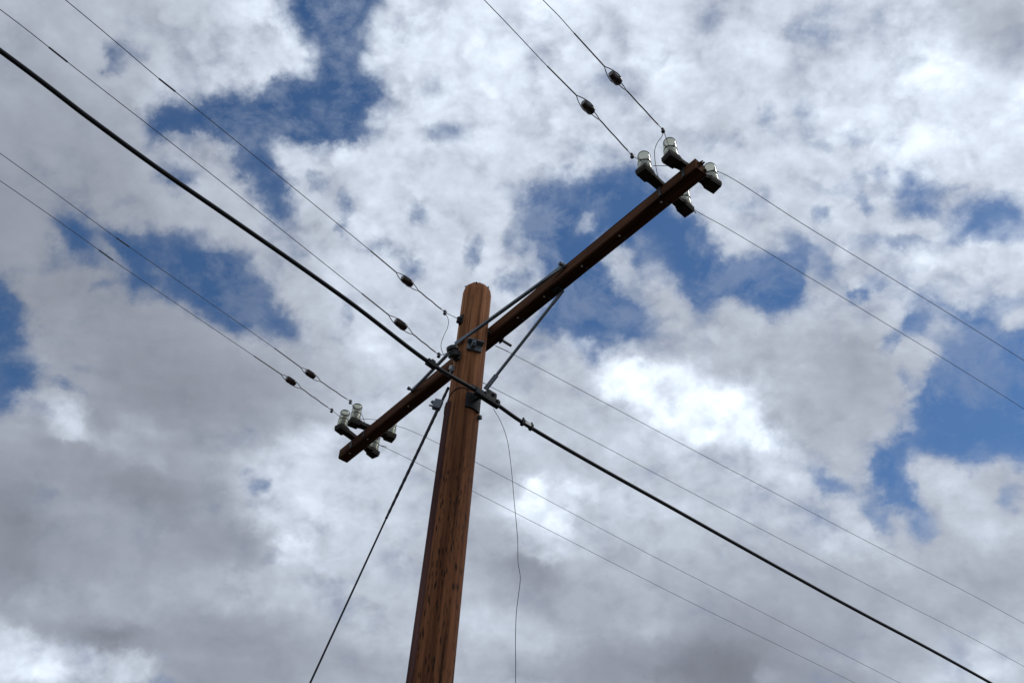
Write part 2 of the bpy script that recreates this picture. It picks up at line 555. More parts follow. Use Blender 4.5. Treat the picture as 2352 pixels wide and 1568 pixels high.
def field_node(A, rank, fu, fv, ku, kv):
    mean, f, g = factor(A, rank)
    fi = np.linspace(0, 1, ku)
    gi = np.linspace(0, 1, kv)
    total = None
    for k in range(0, rank, 3):
        fc = [np.interp(fi, np.linspace(0, 1, NU), f[:, k + j]) for j in range(3)]
        gc = [np.interp(gi, np.linspace(0, 1, NV), g[:, k + j]) for j in range(3)]
        d = vnode('DOT_PRODUCT', curve_node(fc, fu), curve_node(gc, fv))
        total = d if total is None else mnode('ADD', total, d)
    return mnode('ADD', total, mean)


tc = nd.new('ShaderNodeTexCoord')
dirv = vnode('NORMALIZE', tc.outputs['Generated'])
# soft curl of the sky directions, so cloud borders fray
warp1 = noise_node(dirv, 12.0, 5, 0.6)
warp2 = noise_node(dirv, 42.0, 4, 0.65)
w1 = vnode('MULTIPLY', vnode('SUBTRACT', warp1.outputs['Color'], (0.5, 0.5, 0.5)), (0.036, 0.036, 0.036))
w2 = vnode('MULTIPLY', vnode('SUBTRACT', warp2.outputs['Color'], (0.5, 0.5, 0.5)), (0.026, 0.026, 0.026))
wd = vnode('ADD', dirv, vnode('ADD', w1, w2))
ax0 = cf
depth = mnode('MAXIMUM', vnode('DOT_PRODUCT', wd, tuple(ax0)), 0.05)
pu = mnode('DIVIDE', vnode('DOT_PRODUCT', wd, tuple(cr0)), depth)
pv = mnode('DIVIDE', vnode('DOT_PRODUCT', wd, tuple(cu0)), depth)
fu = mnode('MULTIPLY_ADD', pu, 1000.0 / (U1 - U0), -U0 / (U1 - U0), clamp=True)
fv = mnode('MULTIPLY_ADD', pv, 1000.0 / (V1 - V0), -V0 / (V1 - V0), clamp=True)
fu3, fv3 = fu, fv
cover_map = field_node(COVER, 36, fu3, fv3, 120, 96)
tone_map = field_node(TONE, 24, fu3, fv3, 96, 72)

# outside the chart: unseen sky, made bright cloud to light the arm's front
known = nd.new('ShaderNodeMapRange')
known.interpolation_type = 'SMOOTHSTEP'
known.inputs['From Min'].default_value = 0.58
known.inputs['From Max'].default_value = 0.78
lk.new(depth, known.inputs['Value'])
kf = known.outputs['Result']
cover_map = mnode('ADD', mnode('MULTIPLY', cover_map, kf), mnode('MULTIPLY', mnode('SUBTRACT', 1.0, kf), 0.80))
tone_map = mnode('ADD', mnode('MULTIPLY', tone_map, kf), mnode('MULTIPLY', mnode('SUBTRACT', 1.0, kf), 0.88))

# stretched noise for fleecy detail
mapn = nd.new('ShaderNodeMapping')
mapn.inputs['Rotation'].default_value = (0.2, 0.0, 0.5)
mapn.inputs['Scale'].default_value = (1.0, 1.15, 1.3)
lk.new(dirv, mapn.inputs['Vector'])
def puffs(vec):
    big = noise_node(vec, 8.0, 5, 0.55, 0.15)
    small = noise_node(vec, 24.0, 8, 0.56, 0.1)
    v = nd.new('ShaderNodeTexVoronoi')
    v.feature = 'F1'
    v.inputs['Scale'].default_value = 17.0
    v.inputs['Detail'].default_value = 2.0
    v.inputs['Roughness'].default_value = 0.55
    wob = vnode('ADD', vec, vnode('SCALE', small.outputs['Color']))
    wob.node.inputs[1].links[0].from_node.inputs['Scale'].default_value = 0.07
    lk.new(wob, v.inputs['Vector'])
    dome = mnode('SUBTRACT', 0.55, v.outputs['Distance'])
    return mnode('ADD', mnode('ADD', mnode('MULTIPLY', big.outputs['Fac'], 0.85), mnode('MULTIPLY', small.outputs['Fac'], 0.62)), mnode('MULTIPLY', dome, 0.22))


def to_map(vec):
    n = nd.new('ShaderNodeMapping')
    n.inputs['Rotation'].default_value = (0.2, 0.0, 0.5)
    n.inputs['Scale'].default_value = (1.0, 1.15, 1.3)
    lk.new(vec, n.inputs['Vector'])
    return n.outputs[0]


fb2 = noise_node(mapn.outputs[0], 4.6, 6, 0.58, 0.2)
p0 = puffs(to_map(dirv))
# the same puffs a little nearer the sun: their difference is the lit and the shaded flank
p1 = puffs(to_map(vnode('ADD', dirv, tuple(sd * 0.016))))
fray = mnode('SUBTRACT', p0, 0.745)
relief = mnode('SUBTRACT', p0, p1)
calm = mnode('MULTIPLY_ADD', tone_map, 1.6, -0.35, clamp=True)
cov_raw = mnode('ADD', cover_map, mnode('MULTIPLY', fray, mnode('MULTIPLY_ADD', calm, 0.5, 0.5)))
mr = nd.new('ShaderNodeMapRange')
mr.interpolation_type = 'SMOOTHSTEP'
mr.inputs['From Min'].default_value = 0.25
mr.inputs['From Max'].default_value = 0.89
lk.new(cov_raw, mr.inputs['Value'])
wisp = noise_node(to_map(dirv), 11.0, 8, 0.66, 0.25)
veil = mnode('MULTIPLY_ADD', wisp.outputs['Fac'], 1.7, -0.80, clamp=True)
veil = mnode('MINIMUM', veil, 0.24)
solid = mr.outputs['Result']
fr = nd.new('ShaderNodeMapRange')
fr.interpolation_type = 'SMOOTHSTEP'
fr.inputs['From Min'].default_value = 0.0
fr.inputs['From Max'].default_value = 0.55
fr.inputs['To Max'].default_value = 0.22
lk.new(cov_raw, fr.inputs['Value'])
cover = mnode('ADD', solid, mnode('MULTIPLY', mnode('MAXIMUM', veil, fr.outputs['Result']), mnode('SUBTRACT', 1.0, solid)))

crisp = mnode('MINIMUM', mnode('MAXIMUM', mnode('MULTIPLY_ADD', tone_map, 2.9, -1.60), 0.16), 1.15)
grain = mnode('ADD', mnode('MULTIPLY', mnode('SUBTRACT', fb2.outputs['Fac'], 0.5), 0.16), mnode('MULTIPLY', fray, 0.20))
grain = mnode('ADD', grain, mnode('MULTIPLY', relief, 0.36))
tone = mnode('ADD', tone_map, mnode('MULTIPLY', grain, mnode('MULTIPLY', crisp, 0.86)))
lin = mnode('POWER', mnode('MAXIMUM', tone, 0.2), 2.2)
# bright cloud is faintly blue, thick grey cloud is nearly neutral
tint = nd.new('ShaderNodeMix')
tint.data_type = 'RGBA'
tint.inputs[6].default_value = (0.93, 0.995, 1.27, 1)
tint.inputs[7].default_value = (0.90, 1.0, 1.13, 1)
lk.new(tone, tint.inputs[0])
SKY_STRENGTH = 0.1
cloud = vnode('SCALE', tint.outputs[2])
cl_n = cloud.node
lk.new(mnode('MULTIPLY', lin, 1.0 / SKY_STRENGTH), cl_n.inputs['Scale'])

sky = nd.new('ShaderNodeTexSky')
sky.sky_type = 'NISHITA'
sky.sun_disc = False
sky.sun_elevation = SUN_EL
sky.sun_rotation = SUN_AZ
sky.altitude = 600
sky.air_density = 1.0
sky.dust_density = 0.4
sky.ozone_density = 2.0
blue = vnode('MULTIPLY', sky.outputs['Color'], (0.56, 0.78, 0.96))
mix = nd.new('ShaderNodeMix')
mix.data_type = 'RGBA'
lk.new(cover, mix.inputs[0])
lk.new(blue, mix.inputs[6])
lk.new(cloud, mix.inputs[7])
bg = nd.new('ShaderNodeBackground')
bg.inputs['Strength'].default_value = SKY_STRENGTH
lk.new(mix.outputs[2], bg.inputs['Color'])
wo = nd.new('ShaderNodeOutputWorld')
lk.new(bg.outputs[0], wo.inputs['Surface'])

# ------------------------------------------------------------------ materials


def new_mat(name):
    m = bpy.data.materials.new(name)
    m.use_nodes = True
    t = m.node_tree
    b = t.nodes['Principled BSDF']
    return m, t, b


def ramp(t, src, stops):
    r = t.nodes.new('ShaderNodeValToRGB')
    e = r.color_ramp.elements
    while len(e) < len(stops):
        e.new(0.5)
    for i, (p, c) in enumerate(stops):
        e[i].position = p
        e[i].color = (*c, 1)
    t.links.new(src, r.inputs[0])
    return r.outputs[0]


def mnoise_tex(t, scale, stretch, detail=6, rough=0.6, dist=0.0):
    tcn = t.nodes.new('ShaderNodeTexCoord')
    mp = t.nodes.new('ShaderNodeMapping')
    mp.inputs['Scale'].default_value = stretch
    t.links.new(tcn.outputs['Object'], mp.inputs['Vector'])
    n = t.nodes.new('ShaderNodeTexNoise')
    n.inputs['Scale'].default_value = scale
    n.inputs['Detail'].default_value = detail
    n.inputs['Roughness'].default_value = rough
    n.inputs['Distortion'].default_value = dist
    t.links.new(mp.outputs[0], n.inputs['Vector'])
    return n.outputs['Fac']


def mix_rgb(t, fac, a, b, blend='MIX'):
    n = t.nodes.new('ShaderNodeMix')
    n.data_type = 'RGBA'
    n.blend_type = blend
    for s, x in ((0, fac), (6, a), (7, b)):
        if isinstance(x, (int, float)):
            n.inputs[s].default_value = x
        elif isinstance(x, tuple):
            n.inputs[s].default_value = (*x, 1)
        else:
            t.links.new(x, n.inputs[s])
    return n.outputs[2]


def bump_to(t, b, src, strength, dist=0.002):
    n = t.nodes.new('ShaderNodeBump')
    n.inputs['Strength'].default_value = strength
    n.inputs['Distance'].default_value = dist
    t.links.new(src, n.inputs['Height'])
    t.links.new(n.outputs[0], b.inputs['Normal'])


def wood(name, c0, c1, c2, stretch, flecks=False, rough=0.85):
    m, t, b = new_mat(name)
    g1 = mnoise_tex(t, 9.0, stretch, 7, 0.65, 0.3)
    g2 = mnoise_tex(t, 34.0, stretch, 5, 0.7)
    g3 = mnoise_tex(t, 2.3, tuple(0.5 * s + 0.5 * min(stretch) + 0.2 for s in stretch), 4, 0.5)
    base = ramp(t, g1, [(0.30, c0), (0.50, c1), (0.72, c2)])
    fine = ramp(t, g2, [(0.33, (0.25, 0.22, 0.20)), (0.52, (0.95, 0.95, 0.95)), (0.75, (1.2, 1.15, 1.1))])
    colr = mix_rgb(t, 0.72, base, fine, 'MULTIPLY')
    worn = ramp(t, g3, [(0.35, (0.72, 0.70, 0.70)), (0.65, (1.1, 1.08, 1.05))])
    colr = mix_rgb(t, 0.8, colr, worn, 'MULTIPLY')
    cr_ = mnoise_tex(t, 26.0, tuple(s_ * 0.75 for s_ in stretch), 3, 0.5, 0.2)
    line = ramp(t, cr_, [(0.30, (1, 1, 1)), (0.39, (0, 0, 0))])
    colr = mix_rgb(t, line, colr, tuple(v * 0.22 for v in c1))
    if flecks:
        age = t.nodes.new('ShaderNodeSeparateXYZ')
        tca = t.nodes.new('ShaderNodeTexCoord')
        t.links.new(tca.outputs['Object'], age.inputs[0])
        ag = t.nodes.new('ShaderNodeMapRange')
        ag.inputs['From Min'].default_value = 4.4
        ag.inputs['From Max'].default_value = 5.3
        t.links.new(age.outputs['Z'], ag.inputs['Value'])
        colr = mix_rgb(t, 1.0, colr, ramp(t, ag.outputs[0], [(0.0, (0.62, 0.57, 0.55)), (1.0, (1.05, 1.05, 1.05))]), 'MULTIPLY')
        tcn = t.nodes.new('ShaderNodeTexCoord')
        mp = t.nodes.new('ShaderNodeMapping')
        mp.inputs['Scale'].default_value = (90, 90, 15)
        t.links.new(tcn.outputs['Object'], mp.inputs['Vector'])
        v = t.nodes.new('ShaderNodeTexVoronoi')
        v.inputs['Scale'].default_value = 1.0
        v.inputs['Randomness'].default_value = 0.95
        t.links.new(mp.outputs[0], v.inputs['Vector'])
        spot = ramp(t, v.outputs['Distance'], [(0.20, (1, 1, 1)), (0.40, (0, 0, 0))])
        sep = t.nodes.new('ShaderNodeSeparateXYZ')
        t.links.new(tcn.outputs['Object'], sep.inputs[0])
        mrg = t.nodes.new('ShaderNodeMapRange')
        mrg.inputs['From Min'].default_value = 4.62
        mrg.inputs['From Max'].default_value = 4.30
        t.links.new(sep.outputs['Z'], mrg.inputs['Value'])
        mm = t.nodes.new('ShaderNodeMath')
        mm.operation = 'MULTIPLY'
        t.links.new(spot, mm.inputs[0])
        t.links.new(mrg.outputs[0], mm.inputs[1])
        pick = ramp(t, mnoise_tex(t, 21.0, (1, 1, 0.35), 3, 0.5), [(0.37, (0, 0, 0)), (0.50, (1, 1, 1))])
        m2 = t.nodes.new('ShaderNodeMath')
        m2.operation = 'MULTIPLY'
        t.links.new(mm.outputs[0], m2.inputs[0])
        t.links.new(pick, m2.inputs[1])
        colr = mix_rgb(t, m2.outputs[0], colr, (0.018, 0.010, 0.007))
    t.links.new(colr, b.inputs['Base Color'])
    b.inputs['Roughness'].default_value = rough
    b.inputs['Specular IOR Level'].default_value = 0.12
    bump_to(t, b, g2, 0.5, 0.004)
    return m


def simple(name, c0, c1, scale, rough=0.6, metal=0.0, bump=0.15, spec=0.4):
    m, t, b = new_mat(name)
    n = mnoise_tex(t, scale, (1, 1, 1), 6, 0.6)
    t.links.new(ramp(t, n, [(0.3, c0), (0.7, c1)]), b.inputs['Base Color'])
    b.inputs['Roughness'].default_value = rough
    b.inputs['Metallic'].default_value = metal
    b.inputs['Specular IOR Level'].default_value = spec
    bump_to(t, b, n, bump, 0.001)
    return m


M_POLE = wood('pole_wood', (0.12, 0.045, 0.019), (0.31, 0.128, 0.056), (0.47, 0.225, 0.108), (2.2, 2.2, 0.07), True)
M_ARM = wood('crossarm_wood', (0.026, 0.012, 0.006), (0.095, 0.039, 0.019), (0.19, 0.088, 0.045), (1, 1, 1), False, 0.95)
M_MOULD = wood('moulding_wood', (0.045, 0.020, 0.018), (0.095, 0.042, 0.037), (0.13, 0.062, 0.052), (1, 1, 0.06), False)
M_BRACKET = simple('weathered_bracket', (0.020, 0.018, 0.015), (0.045, 0.036, 0.028), 60, 0.85, 0.0, 0.3, 0.2)
M_GALV = simple('galvanised_steel', (0.085, 0.10, 0.115), (0.17, 0.19, 0.21), 90, 0.6, 0.35, 0.1)
M_DKSTEEL = simple('dull_steel', (0.045, 0.05, 0.055), (0.10, 0.105, 0.11), 80, 0.6, 0.4, 0.15)
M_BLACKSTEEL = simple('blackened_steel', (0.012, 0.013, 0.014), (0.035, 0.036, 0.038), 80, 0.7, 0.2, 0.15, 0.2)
M_CABLE = simple('black_cable_sheath', (0.006, 0.006, 0.008), (0.014, 0.014, 0.016), 40, 0.55, 0.0, 0.05, 0.3)
M_WIRE = simple('weathered_wire', (0.045, 0.048, 0.055), (0.09, 0.09, 0.10), 150, 0.55, 0.5, 0.0)
M_COPPER = simple('tarnished_copper', (0.040, 0.022, 0.018), (0.085, 0.045, 0.035), 120, 0.55, 0.3, 0.0)
M_STRAIN = simple('brown_porcelain', (0.016, 0.009, 0.007), (0.050, 0.024, 0.018), 70, 0.3, 0.0, 0.2, 0.5)
M_BLACKINS = simple('black_insulator', (0.008, 0.008, 0.007), (0.022, 0.020, 0.016), 60, 0.45, 0.0, 0.1, 0.4)
M_PLUG = simple('pale_plug', (0.55, 0.54, 0.50), (0.8, 0.79, 0.75), 90, 0.6, 0.0, 0.1)
M_PIN = simple('insulator_pin_wood', (0.03, 0.026, 0.016), (0.07, 0.058, 0.034), 90, 0.8)

M_REFRACT_DARK = simple('painted_dark_refraction', (0.02, 0.02, 0.018), (0.05, 0.05, 0.045), 80, 0.9)  # near-black colour painting the dark refraction arch of the glass dome
M_GLASS, tg, bg_ = new_mat('insulator_glass')
tg.nodes.remove(bg_)
dn = mnoise_tex(tg, 30.0, (1, 1, 0.5), 4, 0.6)
gcol = ramp(tg, dn, [(0.3, (0.40, 0.39, 0.31)), (0.7, (0.66, 0.65, 0.55))])
tr = tg.nodes.new('ShaderNodeBsdfTransparent')
tr.inputs['Color'].default_value = (0.86, 0.87, 0.77, 1)
tl = tg.nodes.new('ShaderNodeBsdfTranslucent')
df = tg.nodes.new('ShaderNodeBsdfDiffuse')
gy = tg.nodes.new('ShaderNodeBsdfGlossy')
gy.inputs['Roughness'].default_value = 0.12
tg.links.new(gcol, tl.inputs['Color'])
tg.links.new(gcol, df.inputs['Color'])
mx1 = tg.nodes.new('ShaderNodeMixShader')
mx1.inputs[0].default_value = 0.4
tg.links.new(tl.outputs[0], mx1.inputs[1])
tg.links.new(df.outputs[0], mx1.inputs[2])
mxg = tg.nodes.new('ShaderNodeMixShader')
tg.links.new(ramp(tg, dn, [(0.35, (0.28, 0.28, 0.28)), (0.7, (0.48, 0.48, 0.48))]), mxg.inputs[0])
tg.links.new(tr.outputs[0], mxg.inputs[1])
tg.links.new(mx1.outputs[0], mxg.inputs[2])
lwn = tg.nodes.new('ShaderNodeLayerWeight')
lwn.inputs['Blend'].default_value = 0.25
lw_ = tg.nodes.new('ShaderNodeMath')
lw_.operation = 'MULTIPLY'
lw_.inputs[1].default_value = 0.45
tg.links.new(lwn.outputs['Facing'], lw_.inputs[0])
mx2 = tg.nodes.new('ShaderNodeMixShader')
tg.links.new(lw_.outputs[0], mx2.inputs[0])
tg.links.new(mxg.outputs[0], mx2.inputs[1])
tg.links.new(gy.outputs[0], mx2.inputs[2])
tg.links.new(mx2.outputs[0], tg.nodes['Material Output'].inputs['Surface'])

M_GROUND, t_, b_ = new_mat('dry_ground')
n_ = mnoise_tex(t_, 0.6, (1, 1, 1), 9, 0.65)
t_.links.new(ramp(t_, n_, [(0.3, (0.022, 0.020, 0.017)), (0.5, (0.042, 0.036, 0.028)), (0.7, (0.034, 0.038, 0.020))]), b_.inputs['Base Color'])
b_.inputs['Roughness'].default_value = 0.95
bump_to(t_, b_, n_, 0.6, 0.05)

# ------------------------------------------------------------------ mesh helpers
AZ = R(53.3826)
AA = Vector((math.cos(AZ), -math.sin(AZ), 0))      # along the crossarm, towards its near end
TT = Vector((math.sin(AZ), math.cos(AZ), 0))       # across the crossarm, away from the road
ZZ = Vector((0, 0, 1))


def W(s, t, z):
    return AA * s + TT * t + ZZ * z


def WP(p):
    return W(*p)


def thing(name, label, cat, loc=(0, 0, 0), group=None):
    o = bpy.data.objects.new(name, None)
    o.empty_display_size = 0.05
    o.location = loc
    col.objects.link(o)
    o['label'] = label
    o['category'] = cat
    if group:
        o['group'] = group
    return o


def obj(name, bm, mat, parent=None, label=None, smooth=True, local=False):
    """one mesh object; bm is in world space unless local"""
    off = Vector((0, 0, 0))
    p = parent
    while p is not None:
        off += p.location
        p = p.parent
    if not local:
        bmesh.ops.translate(bm, verts=bm.verts, vec=-off)
    me = bpy.data.meshes.new(name)
    bmesh.ops.recalc_face_normals(bm, faces=bm.faces)
    bm.to_mesh(me)
    bm.free()
    for m in (mat if isinstance(mat, (list, tuple)) else [mat]):
        me.materials.append(m)
    if smooth:
        for f in me.polygons:
            f.use_smooth = True
    o = bpy.data.objects.new(name, me)
    col.objects.link(o)
    if parent is not None:
        o.parent = parent
    if label:
        o['label'] = label
    if smooth:
        md = o.modifiers.new('edges', 'EDGE_SPLIT')
        md.split_angle = R(38)
    return o


def spline(pts, n=6):
    pts = [Vector(p) for p in pts]
    if len(pts) < 3:
        a, b = pts
        return [a.lerp(b, i / n) for i in range(n + 1)]
    out = []
    P = [pts[0] * 2 - pts[1]] + pts + [pts[-1] * 2 - pts[-2]]
    for i in range(1, len(P) - 2):
        p0, p1, p2, p3 = P[i - 1], P[i], P[i + 1], P[i + 2]
        d01 = max((p1 - p0).length, 1e-6) ** 0.5
        d12 = max((p2 - p1).length, 1e-6) ** 0.5
        d23 = max((p3 - p2).length, 1e-6) ** 0.5
        m1 = (p2 - p1) + d12 * ((p1 - p0) / d01 - (p2 - p0) / (d01 + d12))
        m2 = (p2 - p1) + d12 * ((p3 - p2) / d23 - (p3 - p1) / (d12 + d23))
        for k in range(n):
            t = k / n
            t2, t3 = t * t, t * t * t
            out.append(p1 * (2 * t3 - 3 * t2 + 1) + m1 * (t3 - 2 * t2 + t) + p2 * (-2 * t3 + 3 * t2) + m2 * (t3 - t2))
    out.append(pts[-1])
    return out


def add_tube(bm, pts, r, seg=8):
    pts = [Vector(p) for p in pts]
    q = [pts[0]]
    for p in pts[1:]:
        if (p - q[-1]).length > 1e-5:
            q.append(p)
    pts = q
    n = len(pts)
    rad = r if isinstance(r, (list, tuple)) else [r] * n
    t0 = (pts[1] - pts[0]).normalized()
    nrm = t0.orthogonal().normalized()
    rings = []
    for i in range(n):
        if i == 0:
            t = t0
        elif i == n - 1:
            t = (pts[i] - pts[i - 1]).normalized()
        else:
            t = ((pts[i] - pts[i - 1]).normalized() + (pts[i + 1] - pts[i]).normalized()).normalized()
        nrm = (nrm - t * nrm.dot(t)).normalized()
        bi = t.cross(nrm)
        rr = rad[min(i, len(rad) - 1)]
        rings.append([bm.verts.new(pts[i] + (nrm * math.cos(2 * math.pi * k / seg) + bi * math.sin(2 * math.pi * k / seg)) * rr) for k in range(seg)])
    for a, b in zip(rings, rings[1:]):
        for k in range(seg):
            bm.faces.new((a[k], a[(k + 1) % seg], b[(k + 1) % seg], b[k]))
    bm.faces.new(rings[0][::-1])
    bm.faces.new(rings[-1])
    return bm


def add_box(bm, c, ax, hs, bevel=0.0):
    ax = [Vector(a).normalized() for a in ax]
    c = Vector(c)
    vs = []
    for i in (-1, 1):
        for j in (-1, 1):
            for k in (-1, 1):
                vs.append(bm.verts.new(c + ax[0] * hs[0] * i + ax[1] * hs[1] * j + ax[2] * hs[2] * k))
    f = [(0, 1, 3, 2), (4, 6, 7, 5), (0, 4, 5, 1), (2, 3, 7, 6), (0, 2, 6, 4), (1, 5, 7, 3)]
    fs = [bm.faces.new([vs[i] for i in q]) for q in f]
    if bevel:
        es = list({e for q in fs for e in q.edges})
        bmesh.ops.bevel(bm, geom=es, offset=bevel, segments=2, affect='EDGES', profile=0.7)
    return bm


def add_lathe(bm, prof, base, axis=ZZ, seg=20, close=True):
    axis = Vector(axis).normalized()
    x = axis.orthogonal().normalized()
    y = axis.cross(x)
    base = Vector(base)
    rings = []
    for r, h in prof:
        if r < 1e-6:
            rings.append([bm.verts.new(base + axis * h)])
        else:
            rings.append([bm.verts.new(base + axis * h + (x * math.cos(2 * math.pi * k / seg) + y * math.sin(2 * math.pi * k / seg)) * r) for k in range(seg)])
    for a, b in zip(rings, rings[1:]):
        for k in range(seg):
            k2 = (k + 1) % seg
            if len(a) == 1 and len(b) == 1:
                continue
            if len(a) == 1:
                bm.faces.new((a[0], b[k2], b[k]))
            elif len(b) == 1:
                bm.faces.new((a[k], a[k2], b[0]))
            else:
                bm.faces.new((a[k], a[k2], b[k2], b[k]))
    if close:
        if len(rings[0]) > 1:
            bm.faces.new(rings[0][::-1])
        if len(rings[-1]) > 1:
            bm.faces.new(rings[-1])
    return bm


def add_prism(bm, poly, origin, ex, ey, en, half):
    """polygon (x,y) in the plane ex,ey, thickness 2*half along en"""
    o, ex, ey, en = Vector(origin), Vector(ex), Vector(ey), Vector(en)
    a = [bm.verts.new(o + ex * x + ey * y - en * half) for x, y in poly]
    b = [bm.verts.new(o + ex * x + ey * y + en * half) for x, y in poly]
    n = len(poly)
    bm.faces.new(a)
    bm.faces.new(b[::-1])
    for i in range(n):
        j = (i + 1) % n
        bm.faces.new((a[i], b[i], b[j], a[j]))
    return bm


def copy_thing(root, loc, label, group=None, rot=None):
    r = root.copy()
    col.objects.link(r)
    r.location = loc
    r['label'] = label
    if group:
        r['group'] = group
    if rot is not None:
        r.rotation_euler = rot
    for ch in list(root.children):
        c = ch.copy()
        col.objects.link(c)
        c.parent = r
        for g in list(ch.children):
            d = g.copy()
            col.objects.link(d)
            d.parent = c
    return r


# ------------------------------------------------------------------ ground
bm = bmesh.new()
N = 40
gvs = {}
for i in range(N + 1):
    for j in range(N + 1):
        x = (i / N * 2 - 1)
        y = (j / N * 2 - 1)
        x, y = 900 * x * abs(x), 900 * y * abs(y)
        d = math.hypot(x, y)
        gvs[i, j] = bm.verts.new((x, y, (mnoise.noise(Vector((x * 0.05, y * 0.05, 0))) * 0.25) * min(1, max(0, (d - 3) / 20))))
for i in range(N):
    for j in range(N):
        bm.faces.new((gvs[i, j], gvs[i + 1, j], gvs[i + 1, j + 1], gvs[i, j + 1]))
ground = obj('ground', bm, M_GROUND)
ground['kind'] = 'structure'
ground['label'] = 'dark dry earth the pole stands on'

# ------------------------------------------------------------------ pole
ZTOP = 5.744
RTOP, TAPER = 0.085, 0.00506


def rp(z):
    return RTOP + TAPER * (ZTOP - z)


pole = thing('utility_pole', 'round brown wooden pole with a dark crossarm bolted behind its top', 'utility pole')

bm = bmesh.new()
SEG = 72
zs = [-0.05, 0.0, 0.5, 1, 1.5, 2, 2.4] + [2.6 + 0.1 * i for i in range(31)] + [5.65, 5.69, 5.715]
rings = []
for z in zs + [ZTOP]:
    ring = []
    for k in range(SEG):
        th = 2 * math.pi * k / SEG
        w = 0.0022 * mnoise.noise(Vector((math.cos(th) * 2.2, math.sin(th) * 2.2, z * 0.45)))
        w += 0.0016 * mnoise.noise(Vector((math.cos(th) * 9, math.sin(th) * 9, z * 0.6 + 5)))
        crack = mnoise.noise(Vector((math.cos(th) * 13, math.sin(th) * 13, z * 0.35 + 9)))
        if crack > 0.42:
            w -= 0.008 * (crack - 0.42) / 0.3
        zz = z
        rr = rp(z) + w
        if z == ZTOP:
            rr -= 0.006
            zz = z + 0.005 * mnoise.noise(Vector((math.cos(th) * 8, math.sin(th) * 8, 3.0))) + (0.006 if random.random() < 0.15 else 0)
        ring.append(bm.verts.new((math.cos(th) * rr, math.sin(th) * rr, zz)))
    rings.append(ring)
for a, b in zip(rings, rings[1:]):
    for k in range(SEG):
        bm.faces.new((a[k], a[(k + 1) % SEG], b[(k + 1) % SEG], b[k]))
cv = bm.verts.new((0, 0, ZTOP + 0.002))
for k in range(SEG):
    bm.faces.new((rings[-1][k], rings[-1][(k + 1) % SEG], cv))
bm.faces.new(rings[0][::-1])
shaft = obj('pole_shaft', bm, M_POLE, pole)

# half round moulding on the side away from the crossarm's near end
def side_dir(deg):
    # deg measured from the direction towards the camera, positive = to the left seen from the camera
    a0 = math.atan2(-3.9906, 0.2348)
    a1 = a0 - R(deg)
    return Vector((math.cos(a1), math.sin(a1), 0))


dm = side_dir(66)
bm = bmesh.new()
tm = Vector((-dm.y, dm.x, 0))
mp_ = []
for i in range(30):
    z = 0.0 + 4.82 * i / 29
    mp_.append(z)
prev = None
secs = []
for z in mp_:
    rr = rp(z) - 0.006
    prof = [(-0.025, 0.0), (-0.022, 0.013), (-0.012, 0.021), (0.0, 0.023), (0.012, 0.021), (0.022, 0.013), (0.025, 0.0)]
    jit = 0.0015 * mnoise.noise(Vector((0, 0, z * 2.0)))
    secs.append([bm.verts.new(dm * (rr + h + jit) + tm * w + ZZ * z) for w, h in prof])
for a, b in zip(secs, secs[1:]):
    for k in range(len(a) - 1):
        bm.faces.new((a[k], a[k + 1], b[k + 1], b[k]))
    bm.faces.new((a[-1], a[0], b[0], b[-1]))
bm.faces.new(secs[0])
bm.faces.new(secs[-1])
obj('wire_moulding', bm, M_MOULD, pole, 'dark half round strip running down the left of the pole')

# roofing nails left in the rim of the sawn top
for ang in (-48, 62, 8):
    d = side_dir(ang)
    bm = bmesh.new()
    c = d * (RTOP - 0.002) + ZZ * (ZTOP - 0.006)
    add_lathe(bm, [(0.006, 0.0), (0.006, 0.003), (0.003, 0.006), (0.0, 0.0065)], c, (d * 0.8 + ZZ * 0.6).normalized(), 8)
    obj('nail', bm, M_BLACKSTEEL, pole)

# crossarm
AT0, AT1 = 0.094, 0.172
AZ0, AZ1 = 5.4085, 5.4885
ALFT, ARGT = -1.646, 1.659
bm = bmesh.new()
ns = 46
secs = []
hw, hh = (AT1 - AT0) / 2, (AZ1 - AZ0) / 2
tc_, zc_ = (AT0 + AT1) / 2, (AZ0 + AZ1) / 2
for i in range(ns + 1):
    s = ALFT + (ARGT - ALFT) * i / ns
    cham = 0.007
    sec = [(-hw, -hh + cham), (-hw + cham, -hh), (hw - cham, -hh), (hw, -hh + cham), (hw, hh - 0.004), (hw - 0.004, hh), (-hw + 0.004, hh), (-hw, hh - 0.004)]
    ring = []
    for q, (t, z) in enumerate(sec):
        j = 0.0016 * mnoise.noise(Vector((s * 3, t * 30, z * 30)))
        j2 = 0.0016 * mnoise.noise(Vector((s * 3 + 9, t * 30, z * 30)))
        ss = s
        if i == ns:
            ss = s + 0.012 * mnoise.noise(Vector((t * 60, z * 60, 4.0)))
        if i == 0 and q in (0, 1, 2, 3):
            ss = s + 0.004
        ring.append(bm.verts.new(W(ss, tc_ + t + j, zc_ + z + j2)))
    secs.append(ring)
for a, b in zip(secs, secs[1:]):
    for k in range(8):
        bm.faces.new((a[k], a[(k + 1) % 8], b[(k + 1) % 8], b[k]))
bm.faces.new(secs[0])
bm.faces.new(secs[-1])
# splinters at the weathered near end
for q in range(9):
    t = AT0 + 0.012 + random.random() * 0.06
    z = AZ0 + 0.02 + random.random() * 0.055
    add_prism(bm, [(0, -0.005), (0.008 + 0.016 * random.random(), 0.001), (0, 0.005)], W(ARGT - 0.003, t, z), AA, ZZ, TT, 0.004)
# the grain follows the arm: object axes are turned so that X runs along it
arm = obj('crossarm', bm, M_ARM, pole, 'dark reddish brown squared timber across the pole')

